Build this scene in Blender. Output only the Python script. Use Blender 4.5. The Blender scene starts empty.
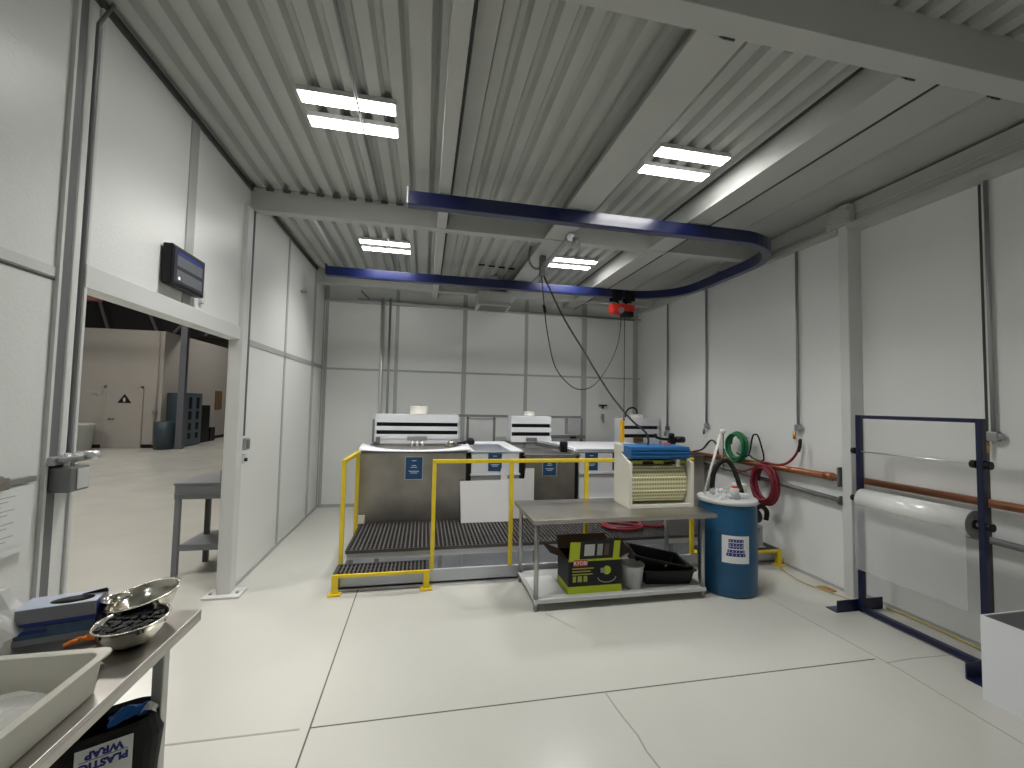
import bpy, bmesh, math, random
from mathutils import Vector, Matrix
random.seed(7)
S = bpy.context.scene
COL = S.collection
PI = math.pi

# ------------------------------------------------------------------ camera
F = 421.24
YAW, PIT, ROL = map(math.radians, (11.640, 2.723, 1.182))
CAM = Vector((0, 0, 1.75))
W_ = Vector((math.sin(YAW)*math.cos(PIT), math.cos(YAW)*math.cos(PIT), math.sin(PIT)))
r0 = Vector((math.cos(YAW), -math.sin(YAW), 0)); u0 = r0.cross(W_)
R_ = r0*math.cos(ROL) + u0*math.sin(ROL); U_ = -r0*math.sin(ROL) + u0*math.cos(ROL)
cd = bpy.data.cameras.new('camera'); cam = bpy.data.objects.new('camera', cd); COL.objects.link(cam)
M = Matrix((R_, U_, -W_)).transposed().to_4x4(); M.translation = CAM
cam.matrix_world = M
cd.sensor_fit = 'HORIZONTAL'; cd.sensor_width = 36; cd.lens = F/1024*36; cd.clip_start = .02; cd.clip_end = 200
S.camera = cam

# ------------------------------------------------------------------ materials
def nt(name):
    m = bpy.data.materials.new(name); m.use_nodes = True
    n = m.node_tree; return m, n, n.nodes['Principled BSDF']
def mat(name, col, rough=.5, metal=0, bump=0, bscale=60, var=0, vscale=6, spec=None, trans=0, alpha=1, coat=0, aniso=None, emis=None, estr=0):
    m, n, b = nt(name)
    b.inputs['Base Color'].default_value = (*col, 1)
    b.inputs['Roughness'].default_value = rough; b.inputs['Metallic'].default_value = metal
    if spec is not None: b.inputs['Specular IOR Level'].default_value = spec
    if trans: b.inputs['Transmission Weight'].default_value = trans
    if alpha < 1: b.inputs['Alpha'].default_value = alpha
    if coat: b.inputs['Coat Weight'].default_value = coat; b.inputs['Coat Roughness'].default_value = .15
    if emis: b.inputs['Emission Color'].default_value = (*emis, 1); b.inputs['Emission Strength'].default_value = estr
    tc = n.nodes.new('ShaderNodeTexCoord')
    def noise(scale, stretch=None, detail=3):
        t = n.nodes.new('ShaderNodeTexNoise'); t.inputs['Scale'].default_value = scale; t.inputs['Detail'].default_value = detail
        if stretch:
            mp = n.nodes.new('ShaderNodeMapping'); mp.inputs['Scale'].default_value = stretch
            n.links.new(tc.outputs['Object'], mp.inputs['Vector']); n.links.new(mp.outputs[0], t.inputs['Vector'])
        else: n.links.new(tc.outputs['Object'], t.inputs['Vector'])
        return t
    if bump:
        t = noise(bscale); bp = n.nodes.new('ShaderNodeBump'); bp.inputs['Strength'].default_value = bump; bp.inputs['Distance'].default_value = .01
        n.links.new(t.outputs['Fac'], bp.inputs['Height']); n.links.new(bp.outputs[0], b.inputs['Normal'])
    if var:
        t = noise(vscale, aniso, 5); cr = n.nodes.new('ShaderNodeValToRGB')
        cr.color_ramp.elements[0].position = .3; cr.color_ramp.elements[1].position = .7
        cr.color_ramp.elements[0].color = (*[c*(1-var) for c in col], 1); cr.color_ramp.elements[1].color = (*[min(1, c*(1+var*.5)) for c in col], 1)
        n.links.new(t.outputs['Fac'], cr.inputs['Fac']); n.links.new(cr.outputs[0], b.inputs['Base Color'])
        mr = n.nodes.new('ShaderNodeMapRange'); mr.inputs['To Min'].default_value = rough*.8; mr.inputs['To Max'].default_value = min(1, rough*1.25)
        n.links.new(t.outputs['Fac'], mr.inputs['Value']); n.links.new(mr.outputs[0], b.inputs['Roughness'])
    return m
X = {}
X['panel'] = mat('white_wall_panel', (.77, .785, .765), .32, bump=.16, bscale=70)
X['panel_right'] = mat('smooth_white_wall', (.80, .81, .80), .45, bump=.03, bscale=30)
X['trimw'] = mat('white_trim', (.66, .67, .66), .4)
X['trimg'] = mat('grey_trim', (.43, .44, .44), .4)
X['trimd'] = mat('dark_grey_trim', (.17, .175, .18), .4)
X['dark_gap'] = mat('dark_gap', (.05, .05, .05), .6)
X['ceil'] = mat('painted_deck', (.47, .485, .46), .6, bump=.03, bscale=20, var=.05, vscale=2)
X['beam'] = mat('painted_beam', (.48, .49, .47), .5, var=.05, vscale=3)
X['steel'] = mat('brushed_stainless', (.50, .48, .45), .33, 1, var=.14, vscale=5, aniso=(1, 1, 8))
X['tank_steel'] = mat('tank_stainless', (.40, .38, .355), .36, 1, var=.2, vscale=3, bump=.05, bscale=12)
X['steel_leg'] = mat('steel_tube', (.42, .42, .41), .35, 1)
X['chrome'] = mat('chrome', (.75, .75, .75), .28, .7)
X['galv'] = mat('galvanised_conduit', (.40, .41, .42), .42, .75)
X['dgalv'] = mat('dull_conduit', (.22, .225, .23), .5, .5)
X['whitep'] = mat('white_plastic', (.80, .82, .86), .35)
X['cream'] = mat('cream_plastic', (.78, .77, .69), .4)
X['sheet'] = mat('white_plastic_sheet', (.86, .87, .88), .5)
X['yellow'] = mat('safety_yellow_paint', (.78, .58, .02), .35, var=.08, vscale=10)
X['blue'] = mat('blue_gloss_paint', (.003, .009, .07), .28, coat=.45)
X['navy'] = mat('navy_paint', (.006, .010, .048), .35)
X['drum'] = mat('blue_drum_plastic', (.008, .09, .205), .42, var=.08, vscale=6)
X['lidblue'] = mat('blue_lid_plastic', (.01, .12, .33), .4)
X['label'] = mat('blue_label', (.01, .07, .19), .45)
X['ink'] = mat('white_ink', (.7, .75, .8), .6)
X['black'] = mat('black_plastic', (.007, .007, .008), .42, spec=.3)
X['rubber'] = mat('black_rubber', (.009, .009, .009), .6, spec=.25)
X['grate'] = mat('dark_grey_grating', (.075, .07, .068), .6, bump=.2, bscale=200)
X['slate'] = mat('slate_tray_metal', (.50, .52, .56), .3, .2, var=.08, vscale=3)
X['red'] = mat('red_paint', (.62, .03, .02), .4)
X['redhose'] = mat('dark_red_hose', (.20, .012, .025), .4)
X['green'] = mat('green_hose', (.005, .16, .06), .4)
X['copper'] = mat('copper_pipe', (.40, .17, .09), .38, .8, var=.2, vscale=14)
X['lime'] = mat('lime_print', (.50, .60, .01), .5)
X['boxblk'] = mat('black_print', (.012, .014, .015), .5, spec=.3)
X['card'] = mat('brown_cardboard', (.13, .075, .045), .8, var=.1)
X['grey'] = mat('grey_plastic', (.35, .36, .36), .5)
X['lgrey'] = mat('pale_grey_plastic', (.55, .56, .55), .45)
X['hallwall'] = mat('beige_hall_wall', (.36, .34, .31), .7)
X['halldark'] = mat('dark_roof', (.012, .012, .013), .8)
X['halltruss'] = mat('grey_truss', (.10, .10, .11), .6)
X['locker'] = mat('slate_cabinet', (.035, .055, .07), .45)
X['lockerf'] = mat('slate_cabinet_front', (.08, .11, .14), .45)
X['hcol'] = mat('grey_column', (.11, .115, .13), .5)
X['benchg'] = mat('grey_painted_bench', (.19, .20, .215), .42)
X['benchd'] = mat('dark_grey_bench', (.06, .06, .06), .5)
X['paper'] = mat('paper', (.78, .79, .79), .7)
X['signblue'] = mat('sign_blue_ink', (.02, .03, .22), .6)
X['gblue'] = mat('blue_bag_film', (.01, .14, .55), .3)
X['orange'] = mat('orange_rubber', (.72, .20, .02), .5)
X['boxgrey'] = mat('grey_carton', (.22, .24, .26), .55)
X['boxblue'] = mat('blue_carton', (.05, .10, .18), .55, var=.5, vscale=18)
X['boxtop'] = mat('pale_carton_top', (.50, .55, .66), .5)
X['strip'] = mat('carton_blue_stripe', (.015, .03, .20), .5)
X['tub'] = mat('bone_tub_plastic', (.62, .61, .53), .4)
X['bowl'] = mat('bowl_steel', (.62, .60, .54), .2, 1)
X['beads'] = mat('black_beads', (.006, .006, .007), .5, spec=.25, bump=.6, bscale=90)
X['screen'] = mat('screen_glass', (.05, .055, .065), .12)
X['screenp'] = mat('screen_panel', (.10, .105, .11), .2, emis=(.5, .55, .65), estr=.08)
X['screenb'] = mat('screen_blue', (.03, .04, .15), .2, emis=(.1, .12, .6), estr=.12)
X['film'] = mat('plastic_film_roll', (.80, .81, .79), .22, bump=.03, bscale=8, coat=.3)
X['rolledge'] = mat('roll_edge', (.34, .33, .31), .6, var=.25, vscale=40)
X['yhose'] = mat('pale_yellow_hose', (.55, .46, .20), .5)
X['opyel'] = mat('orange_yellow_case', (.80, .42, .02), .4)
X['paleyel'] = mat('pale_yellow_green', (.40, .42, .06), .5)
X['cable'] = mat('grey_black_cable', (.03, .03, .032), .5)
X['brass'] = mat('brass', (.55, .32, .10), .35, .9)

def clear(name, col, alpha, rough=.12):
    m, n, b = nt(name)
    b.inputs['Base Color'].default_value = (*col, 1); b.inputs['Roughness'].default_value = rough
    b.inputs['Alpha'].default_value = alpha
    return m
X['bag'] = clear('clear_bag', (.80, .80, .80), .42)
X['sheetfilm'] = clear('hanging_film', (.62, .63, .63), .45, .3)
X['haze'] = clear('clear_wrap', (.7, .72, .72), .35)

def em(name, col, st):
    m = bpy.data.materials.new(name); m.use_nodes = True; n = m.node_tree; n.nodes.clear()
    e = n.nodes.new('ShaderNodeEmission'); e.inputs[0].default_value = (*col, 1); e.inputs[1].default_value = st
    o = n.nodes.new('ShaderNodeOutputMaterial'); n.links.new(e.outputs[0], o.inputs[0]); return m
X['led'] = em('led_strip', (1, .985, .95), 27)
X['hallfill'] = em('hall_fill_lamp', (1, .95, .88), 36); X['hallfill2'] = em('hall_fill_near', (1, .95, .88), 46)

# epoxy floor with soft blotches
def floor_mat():
    m, n, b = nt('epoxy_floor')
    tc = n.nodes.new('ShaderNodeTexCoord')
    t = n.nodes.new('ShaderNodeTexNoise'); t.inputs['Scale'].default_value = .9; t.inputs['Detail'].default_value = 4
    n.links.new(tc.outputs['Object'], t.inputs['Vector'])
    cr = n.nodes.new('ShaderNodeValToRGB')
    cr.color_ramp.elements[0].position = .3; cr.color_ramp.elements[0].color = (.545, .545, .50, 1)
    cr.color_ramp.elements[1].position = .7; cr.color_ramp.elements[1].color = (.60, .60, .55, 1)
    n.links.new(t.outputs['Fac'], cr.inputs['Fac'])
    # small dark specks
    v = n.nodes.new('ShaderNodeTexVoronoi'); v.inputs['Scale'].default_value = 2.2; n.links.new(tc.outputs['Object'], v.inputs['Vector'])
    lt = n.nodes.new('ShaderNodeMath'); lt.operation = 'LESS_THAN'; lt.inputs[1].default_value = .022
    n.links.new(v.outputs['Distance'], lt.inputs[0])
    mx = n.nodes.new('ShaderNodeMixRGB'); mx.inputs['Color2'].default_value = (.34, .33, .30, 1)
    n.links.new(lt.outputs[0], mx.inputs['Fac']); n.links.new(cr.outputs[0], mx.inputs['Color1'])
    n.links.new(mx.outputs[0], b.inputs['Base Color'])
    t2 = n.nodes.new('ShaderNodeTexNoise'); t2.inputs['Scale'].default_value = 3; n.links.new(tc.outputs['Object'], t2.inputs['Vector'])
    mr = n.nodes.new('ShaderNodeMapRange'); mr.inputs['To Min'].default_value = .16; mr.inputs['To Max'].default_value = .30
    n.links.new(t2.outputs['Fac'], mr.inputs['Value']); n.links.new(mr.outputs[0], b.inputs['Roughness'])
    t3 = n.nodes.new('ShaderNodeTexNoise'); t3.inputs['Scale'].default_value = 7; n.links.new(tc.outputs['Object'], t3.inputs['Vector'])
    bp = n.nodes.new('ShaderNodeBump'); bp.inputs['Strength'].default_value = .08; bp.inputs['Distance'].default_value = .01
    n.links.new(t3.outputs['Fac'], bp.inputs['Height']); n.links.new(bp.outputs[0], b.inputs['Normal'])
    return m
X['floor'] = floor_mat()
# perforated plating barrel: rows of small holes along x
def perf_mat():
    m, n, b = nt('perforated_drum')
    tc = n.nodes.new('ShaderNodeTexCoord'); sp = n.nodes.new('ShaderNodeSeparateXYZ'); n.links.new(tc.outputs['UV'], sp.inputs[0])
    def fr(sock, sc):
        a = n.nodes.new('ShaderNodeMath'); a.operation = 'MULTIPLY'; a.inputs[1].default_value = sc; n.links.new(sock, a.inputs[0])
        f = n.nodes.new('ShaderNodeMath'); f.operation = 'FRACT'; n.links.new(a.outputs[0], f.inputs[0])
        s = n.nodes.new('ShaderNodeMath'); s.operation = 'SUBTRACT'; s.inputs[1].default_value = .5; n.links.new(f.outputs[0], s.inputs[0])
        q = n.nodes.new('ShaderNodeMath'); q.operation = 'MULTIPLY'; n.links.new(s.outputs[0], q.inputs[0]); n.links.new(s.outputs[0], q.inputs[1]); return q
    a = fr(sp.outputs[0], 34); c = fr(sp.outputs[1], 3)
    ad = n.nodes.new('ShaderNodeMath'); ad.operation = 'ADD'; n.links.new(a.outputs[0], ad.inputs[0]); n.links.new(c.outputs[0], ad.inputs[1])
    lt = n.nodes.new('ShaderNodeMath'); lt.operation = 'LESS_THAN'; lt.inputs[1].default_value = .08; n.links.new(ad.outputs[0], lt.inputs[0])
    mx = n.nodes.new('ShaderNodeMixRGB'); mx.inputs[1].default_value = (.78, .75, .47, 1); mx.inputs[2].default_value = (.14, .12, .05, 1)
    n.links.new(lt.outputs[0], mx.inputs[0]); n.links.new(mx.outputs[0], b.inputs['Base Color']); b.inputs['Roughness'].default_value = .45
    return m
X['perf'] = perf_mat()

# ------------------------------------------------------------------ geometry helpers
class G:
    def __init__(s): s.bm = bmesh.new(); s.mi = 0
    def _tag(s, n0):
        s.bm.faces.ensure_lookup_table()
        for f in s.bm.faces[n0:]: f.material_index = s.mi
    def box(s, x0, x1, y0, y1, z0, z1, rz=0, c=None):
        n0 = len(s.bm.faces)
        vs = [s.bm.verts.new(p) for p in ((x0, y0, z0), (x1, y0, z0), (x1, y1, z0), (x0, y1, z0), (x0, y0, z1), (x1, y0, z1), (x1, y1, z1), (x0, y1, z1))]
        for f in ((3, 2, 1, 0), (4, 5, 6, 7), (0, 1, 5, 4), (1, 2, 6, 5), (2, 3, 7, 6), (3, 0, 4, 7)): s.bm.faces.new([vs[i] for i in f])
        if rz:
            c = c or ((x0+x1)/2, (y0+y1)/2)
            mt = Matrix.Translation((c[0], c[1], 0)) @ Matrix.Rotation(rz, 4, 'Z') @ Matrix.Translation((-c[0], -c[1], 0))
            for v in vs: v.co = mt @ v.co
        s._tag(n0); return s
    def hexa(s, bottom, top):       # eight free corners
        n0 = len(s.bm.faces)
        vs = [s.bm.verts.new(p) for p in list(bottom)+list(top)]
        for f in ((3, 2, 1, 0), (4, 5, 6, 7), (0, 1, 5, 4), (1, 2, 6, 5), (2, 3, 7, 6), (3, 0, 4, 7)): s.bm.faces.new([vs[i] for i in f])
        s._tag(n0); return s
    def tube(s, pts, r, seg=10, closed=False, cap=True):
        n0 = len(s.bm.faces)
        pts = [Vector(p) for p in pts]; n = len(pts); rings = []
        d = (pts[1]-pts[0]).normalized(); up = Vector((0, 0, 1)) if abs(d.z) < .9 else Vector((1, 0, 0))
        nrm = (up - d*up.dot(d)).normalized()
        for i, p in enumerate(pts):
            if closed: t = (pts[(i+1) % n]-pts[i-1]).normalized()
            elif i == 0: t = (pts[1]-pts[0]).normalized()
            elif i == n-1: t = (pts[-1]-pts[-2]).normalized()
            else: t = ((pts[i+1]-p).normalized()+(p-pts[i-1]).normalized()).normalized()
            nrm = (nrm - t*nrm.dot(t)).normalized(); bn = t.cross(nrm)
            rr = r[i] if isinstance(r, (list, tuple)) else r
            rings.append([s.bm.verts.new(p + (nrm*math.cos(a)+bn*math.sin(a))*rr) for a in (2*PI*k/seg for k in range(seg))])
        m = n if closed else n-1
        for i in range(m):
            a, b = rings[i], rings[(i+1) % n]
            for k in range(seg): 
                f = s.bm.faces.new([a[k], a[(k+1) % seg], b[(k+1) % seg], b[k]]); f.smooth = seg > 6
        if cap and not closed: s.bm.faces.new(rings[0][::-1]); s.bm.faces.new(rings[-1])
        s._tag(n0); return s
    def lathe(s, prof, c=(0, 0), seg=40, sx=1, sy=1):   # prof: list of (r,z)
        n0 = len(s.bm.faces); rings = []
        for r, z in prof:
            if r < 1e-5: rings.append([s.bm.verts.new((c[0], c[1], z))])
            else: rings.append([s.bm.verts.new((c[0]+r*sx*math.cos(2*PI*k/seg), c[1]+r*sy*math.sin(2*PI*k/seg), z)) for k in range(seg)])
        for a, b in zip(rings, rings[1:]):
            for k in range(seg):
                k2 = (k+1) % seg
                if len(a) == 1 and len(b) == 1: continue
                if len(a) == 1: f = s.bm.faces.new([a[0], b[k2], b[k]])
                elif len(b) == 1: f = s.bm.faces.new([a[k], a[k2], b[0]])
                else: f = s.bm.faces.new([a[k], a[k2], b[k2], b[k]])
                f.smooth = True
        s._tag(n0); return s
    def prism(s, poly, a0, a1, axis='z'):   # extrude polygon along an axis
        n0 = len(s.bm.faces)
        def pt(p, h): return {'z': (p[0], p[1], h), 'y': (p[0], h, p[1]), 'x': (h, p[0], p[1])}[axis]
        A = [s.bm.verts.new(pt(p, a0)) for p in poly]; B = [s.bm.verts.new(pt(p, a1)) for p in poly]; n = len(poly)
        s.bm.faces.new(A[::-1]); s.bm.faces.new(B)
        for i in range(n): s.bm.faces.new([A[i], A[(i+1) % n], B[(i+1) % n], B[i]])
        s._tag(n0); return s
    def xf(s, mt, start=0):
        s.bm.verts.ensure_lookup_table()
        for v in s.bm.verts[start:]: v.co = mt @ v.co
        return s

def obj(name, g, m, parent=None, bev=0, smooth=False, keep=False):
    bm = g.bm
    bmesh.ops.recalc_face_normals(bm, faces=bm.faces)
    if parent is None:
        xs = [v.co for v in bm.verts]
        o = Vector(((min(v.x for v in xs)+max(v.x for v in xs))/2, (min(v.y for v in xs)+max(v.y for v in xs))/2, min(v.z for v in xs)))
    else:
        o = parent['_org'] if '_org' in parent else (0, 0, 0); o = Vector(o)
    if not keep:
        for v in bm.verts: v.co -= o
    me = bpy.data.meshes.new(name); bm.to_mesh(me); bm.free()
    for mm in (m if isinstance(m, (list, tuple)) else [m]): me.materials.append(mm)
    if smooth:
        for p in me.polygons: p.use_smooth = True
    ob = bpy.data.objects.new(name, me); COL.objects.link(ob)
    if parent is None:
        ob.location = o; ob['_org'] = tuple(o)
    else: ob.parent = parent; ob['_org'] = tuple(o)
    if bev:
        b = ob.modifiers.new('bevel', 'BEVEL'); b.width = bev; b.segments = 2; b.limit_method = 'ANGLE'
    return ob
def thing(name, label, cat, loc=(0, 0, 0), group=None):
    o = bpy.data.objects.new(name, None); COL.objects.link(o); o.location = loc; o['_org'] = tuple(loc)
    o.empty_display_size = .1
    o['label'] = label; o['category'] = cat
    if group: o['group'] = group
    return o
def tag(o, label, cat, group=None, kind=None):
    o['label'] = label; o['category'] = cat
    if group: o['group'] = group
    if kind: o['kind'] = kind
    return o
def struct(name, g, m, parent=None, bev=0):
    o = obj(name, g, m, parent, bev)
    if parent is None: o['kind'] = 'structure'
    return o
def copy_tree(root, loc, label):
    r = root.copy(); COL.objects.link(r); r.location = loc; r['label'] = label
    for ch in list(root.children):
        c = ch.copy(); COL.objects.link(c); c.parent = r
        for g in ch.children:
            d = g.copy(); COL.objects.link(d); d.parent = c
    return r
def curve(pts, n=8):     # Catmull-Rom through points
    pts = [Vector(p) for p in pts]; P = [pts[0]*2-pts[1]]+pts+[pts[-1]*2-pts[-2]]; out = []
    for i in range(1, len(P)-2):
        a, b, c, d = P[i-1:i+3]
        for k in range(n):
            t = k/n
            out.append(.5*((2*b)+(c-a)*t+(2*a-5*b+4*c-d)*t*t+(3*b-a-3*c+d)*t**3))
    out.append(pts[-1]); return out
def text(body, size, mt, m, parent, name='lettering', ext=.0006, align='CENTER', bold=0):
    cu = bpy.data.curves.new('t', 'FONT'); cu.body = body; cu.size = size; cu.align_x = align; cu.align_y = 'CENTER'
    cu.extrude = ext; cu.offset = bold; cu.resolution_u = 3
    t = bpy.data.objects.new('t', cu); COL.objects.link(t)
    dg = bpy.context.evaluated_depsgraph_get(); dg.update()
    me = bpy.data.meshes.new_from_object(t.evaluated_get(dg)); bpy.data.objects.remove(t); bpy.data.curves.remove(cu)
    g = G(); g.bm.from_mesh(me); bpy.data.meshes.remove(me); g.xf(mt)
    return obj(name, g, m, parent)
FRONT = Matrix.Rotation(PI/2, 4, 'X')                     # text facing the camera side (-Y)
def at_front(x, y, z): return Matrix.Translation((x, y, z)) @ FRONT

# ================================================================== SETTING
XL, XR, YB, ZC = -1.68, 4.04, 7.45, 3.80
XN = 4.14        # right wall plane on the near side of its column
OP0, OP1, OPZ = 2.47, 4.30, 2.285       # opening in left wall
YN = -3.6
g = G(); g.box(-16, 4.4, YN-.3, 27, -.2, 0)
struct('floor', g, X['floor'])
# floor joints and cracks, narrow filled grooves lying flush on the slab
def joint(pts, w, name='trim_1', m=None):
    g = G()
    for a, b in zip(pts, pts[1:]):
        a = Vector((*a, 0)); b = Vector((*b, 0)); d = (b-a).normalized(); nrm = Vector((-d.y, d.x, 0))*w/2
        g.hexa([(a-nrm)+Vector((0, 0, -.01)), (b-nrm)+Vector((0, 0, -.01)), (b+nrm)+Vector((0, 0, -.01)), (a+nrm)+Vector((0, 0, -.01))],
               [(a-nrm)+Vector((0, 0, .0012)), (b-nrm)+Vector((0, 0, .0012)), (b+nrm)+Vector((0, 0, .0012)), (a+nrm)+Vector((0, 0, .0012))])
    return struct(name, g, m or X['crack'])
X['crack'] = mat('joint_filler', (.10, .10, .09), .7)
X['crackl'] = mat('hairline_filler', (.33, .32, .29), .7)
joint([(-.55, -1), (-.548, 2.497), (-.555, 4.17), (-.56, 7.4)], .009, 'trim_1')
joint([(-.548, 2.497), (1.134, 2.489), (3.176, 2.48)], .008, 'trim_2')
joint([(-1.6, 2.508), (-.60, 2.497)], .012, 'trim_3', X['crackl'])
joint([(1.134, 2.489), (1.142, 2.34), (1.150, 2.25), (1.165, 2.14), (1.158, 2.04), (1.171, 1.93), (1.18, 1.2)], .009, 'trim_4', X['crackl'])
joint([(3.16, 4.1), (3.175, 3.43), (3.22, 2.35), (3.17, 1.7)], .006, 'trim_5', X['crackl'])
joint([(3.204, 2.428), (3.45, 2.44), (3.779, 2.425)], .007, 'trim_6', X['crackl'])
joint([(1.043, 3.49), (1.211, 3.224)], .005, 'trim_7', X['crackl'])

# ---- left wall with opening
g = G()
g.box(XL-.10, XL, YN, OP0, 0, ZC); g.box(XL-.10, XL, OP0, OP1, OPZ, ZC); g.box(XL-.10, XL, OP1, YB+.1, 0, ZC)
wl = struct('wall_left', g, X['panel'])
g = G()
g.box(XL, XL+.018, OP0-.02, OP1+.1, OPZ, OPZ+.118)                 # white header over the opening
g.box(XL, XL+.014, OP0-.02, OP0, 0, ZC-.05)                        # jamb edge
struct('header_trim', g, X['trimw'], wl, .004)
g = G()
for y, w, z0 in ((3.36, .10, OPZ+.118), (5.54, .05, 0), (6.82, .10, 0), (7.42, .04, 0), (4.40, .03, 0), (1.0, .05, 0), (-.3, .05, 0)):
    g.box(XL, XL+.008, y-w/2, y+w/2, z0, ZC)
struct('vertical_joint_trim', g, X['trimg'], wl)
g = G(); g.box(XL, XL+.006, 2.318, 2.372, 0, ZC); struct('dark_channel', g, X['trimd'], wl)
g = G(); g.box(XL, XL+.008, 4.42, YB, 2.265, 2.32); struct('horizontal_joint_trim', g, X['trimg'], wl)
g = G(); g.box(XL, XL+.003, YN, 2.31, 2.272, 2.282); g.box(XL, XL+.02, OP0, YB, ZC-.07, ZC-.03); g.box(XL, XL+.02, YN, OP0, ZC-.07, ZC-.03); struct('dark_seam', g, X['dark_gap'], wl)
g = G(); g.box(XL, XL+.006, YN, 2.31, 2.29, 2.335); g.box(XL, XL+.018, 2.295, 2.31, 0, ZC-.05); struct('seam_cover', g, X['trimw'], wl)
g = G(); g.box(XL, XL+.012, 4.32, YB, 0, .035); struct('baseboard_left', g, X['trimg'])
# steel column at the far jamb of the opening
g = G(); g.box(-1.750, -1.64, 4.235, 4.35, .014, 3.545)
c = struct('trim_8', g, X['trimw'], bev=.006)
g = G(); g.box(-1.84, -1.545, 4.17, 4.37, 0, .018); p = struct('base_plate', g, X['trimw'], c, .002)
g = G()
for x in (-1.80, -1.585): g.lathe([(0, .034), (.014, .034), (.014, .018)], (x, 4.25), 8)
struct('anchor_bolt', g, X['steel'], c)
# ---- back wall
g = G(); g.box(XL-.14, XR+.14, YB, YB+.14, 0, ZC+.1)
wb = struct('wall_back', g, X['panel'])
g = G()
for x, w in ((-1.635, .05), (-.50, .06), (.66, .075), (1.785, .06), (2.905, .10), (3.95, .10)): g.box(x-w/2, x+w/2, YB-.010, YB, 0, ZC)
struct('vertical_joint_trim', g, X['trimg'], wb)
g = G(); g.box(XL, XR, YB-.009, YB, 2.262, 2.295); struct('horizontal_joint_trim', g, X['trimg'], wb)
g = G(); g.box(XL, XR, YB-.012, YB, 0, .05); struct('baseboard_back', g, X['trimg'])
g = G(); g.box(XL, XR, YB-.05, YB, 3.40, 3.44); struct('girt', g, X['trimg'], wb)
# ---- right wall
g = G(); g.box(XR, XR+.2, 3.385, YB+.1, 0, ZC+.1); g.box(XN, XN+.14, YN, 3.385, 0, ZC+.1)
wr = struct('wall_right', g, X['panel_right'])
g = G()
for y in (2.385, .9): g.box(XN-.004, XN, y-.008, y+.008, 0, 3.52)
struct('dark_seam', g, X['dark_gap'], wr)
g = G()
g.box(XR-.08, XN, YN, 3.29, 3.515, 3.57); g.box(XR-.04, XN, YN, 3.29, 3.57, 3.77); g.box(XR-.06, XN, YN, 3.29, 3.64, 3.66)
g.box(XR-.08, XR, 3.385, YB, 3.515, 3.57); g.box(XR-.04, XR, 3.385, YB, 3.57, 3.77); g.box(XR-.06, XR, 3.385, YB, 3.62, 3.635)
struct('wall_top_rail', g, X['beam'], wr, .004)
g = G(); g.box(XR-.012, XR, 3.385, YB, 0, .03); g.box(XN-.012, XN, YN, 3.29, 0, .03); struct('baseboard_right', g, X['trimg'])
# column on right wall
g = G(); g.box(3.98, 4.139, 3.29, 3.384, 0, 3.78); c = struct('trim_9', g, X['trimw'], bev=.006)
g = G()
for z in (3.60, 3.70):
    for y in (3.24, 3.42): g.lathe([(0, z+.012), (.012, z+.012), (.012, z-.012), (0, z-.012)], (3.925, y), 8)
g.box(3.925, 3.985, 3.22, 3.46, 3.56, 3.74); struct('connection_plate', g, X['beam'], c)
# ---- wall behind the camera, and the hall beyond the opening
g = G(); g.box(XL-.14, XR+.14, YN-.14, YN, 0, ZC+.1); struct('wall_front', g, X['panel_right'])

# ---- ceiling: corrugated deck running away from the camera
g = G(); prof = []; x = XL-.1
while x < 2.9:
    prof += [(x, 3.775), (x+.075, 3.775), (x+.098, 3.822), (x+.128, 3.822)]; x += .151
prof.append((x, 3.775))
a = [g.bm.verts.new((p[0], YN, p[1])) for p in prof]; b = [g.bm.verts.new((p[0], YB+.1, p[1])) for p in prof]
for i in range(len(prof)-1): g.bm.faces.new([a[i], a[i+1], b[i+1], b[i]])
prof = []
while x < XN+.1: prof += [(x, 3.775), (x+.075, 3.775), (x+.098, 3.822), (x+.128, 3.822)]; x += .151
a = [g.bm.verts.new((p[0], YN, p[1])) for p in prof]; b = [g.bm.verts.new((p[0], 1.66, p[1])) for p in prof]
for i in range(len(prof)-1): g.bm.faces.new([a[i], a[i+1], b[i+1], b[i]])
ce = struct('ceiling', g, X['ceil'])
g = G(); g.box(XL-.2, XR+.2, YN-.2, YB+.3, 3.90, 3.95); struct('ceiling_lid', g, X['ceil'], ce)
# smooth closure panels on the right side
g = G(); g.box(2.90, 3.40, 1.70, YB, 3.745, 3.80); g.box(3.52, XN+.1, 1.70, YB, 3.80, 3.83); g.hexa([(3.40, 1.7, 3.745), (3.52, 1.7, 3.79), (3.52, YB, 3.79), (3.40, YB, 3.745)], [(3.40, 1.7, 3.80), (3.52, 1.7, 3.83), (3.52, YB, 3.83), (3.40, YB, 3.80)])
struct('closure_panel', g, X['beam'], ce)
g = G(); g.box(2.706, 2.720, 1.72, YB, 3.549, 3.556); struct('dark_seam', g, X['dark_gap'], ce)
# cross beams
def ibeam(y0, y1, x0, x1, zb, name):
    g = G(); yc = (y0+y1)/2
    g.box(x0, x1, y0, y1, zb, zb+.014); g.box(x0, x1, yc-.006, yc+.03, zb+.014, ZC); g.box(x0, x1, y0+.0, y1, ZC-.03, ZC-.015)
    return struct(name, g, X['beam'])
g = G(); g.box(XL, XN, 1.60, 1.72, 3.55, 3.79); struct('trim_10', g, X['beam'], bev=.004)
g = G(); g.box(XL, XR, 4.355, 4.455, 3.55, 3.77); struct('trim_11', g, X['beam'], bev=.004)
g = G(); g.box(XL, XR, 6.84, 6.98, 3.55, 3.77); struct('trim_12', g, X['beam'], bev=.004)
g = G(); g.box(XL, XN, -1.2, -1.08, 3.55, 3.79); struct('trim_13', g, X['beam'], bev=.004)
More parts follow.
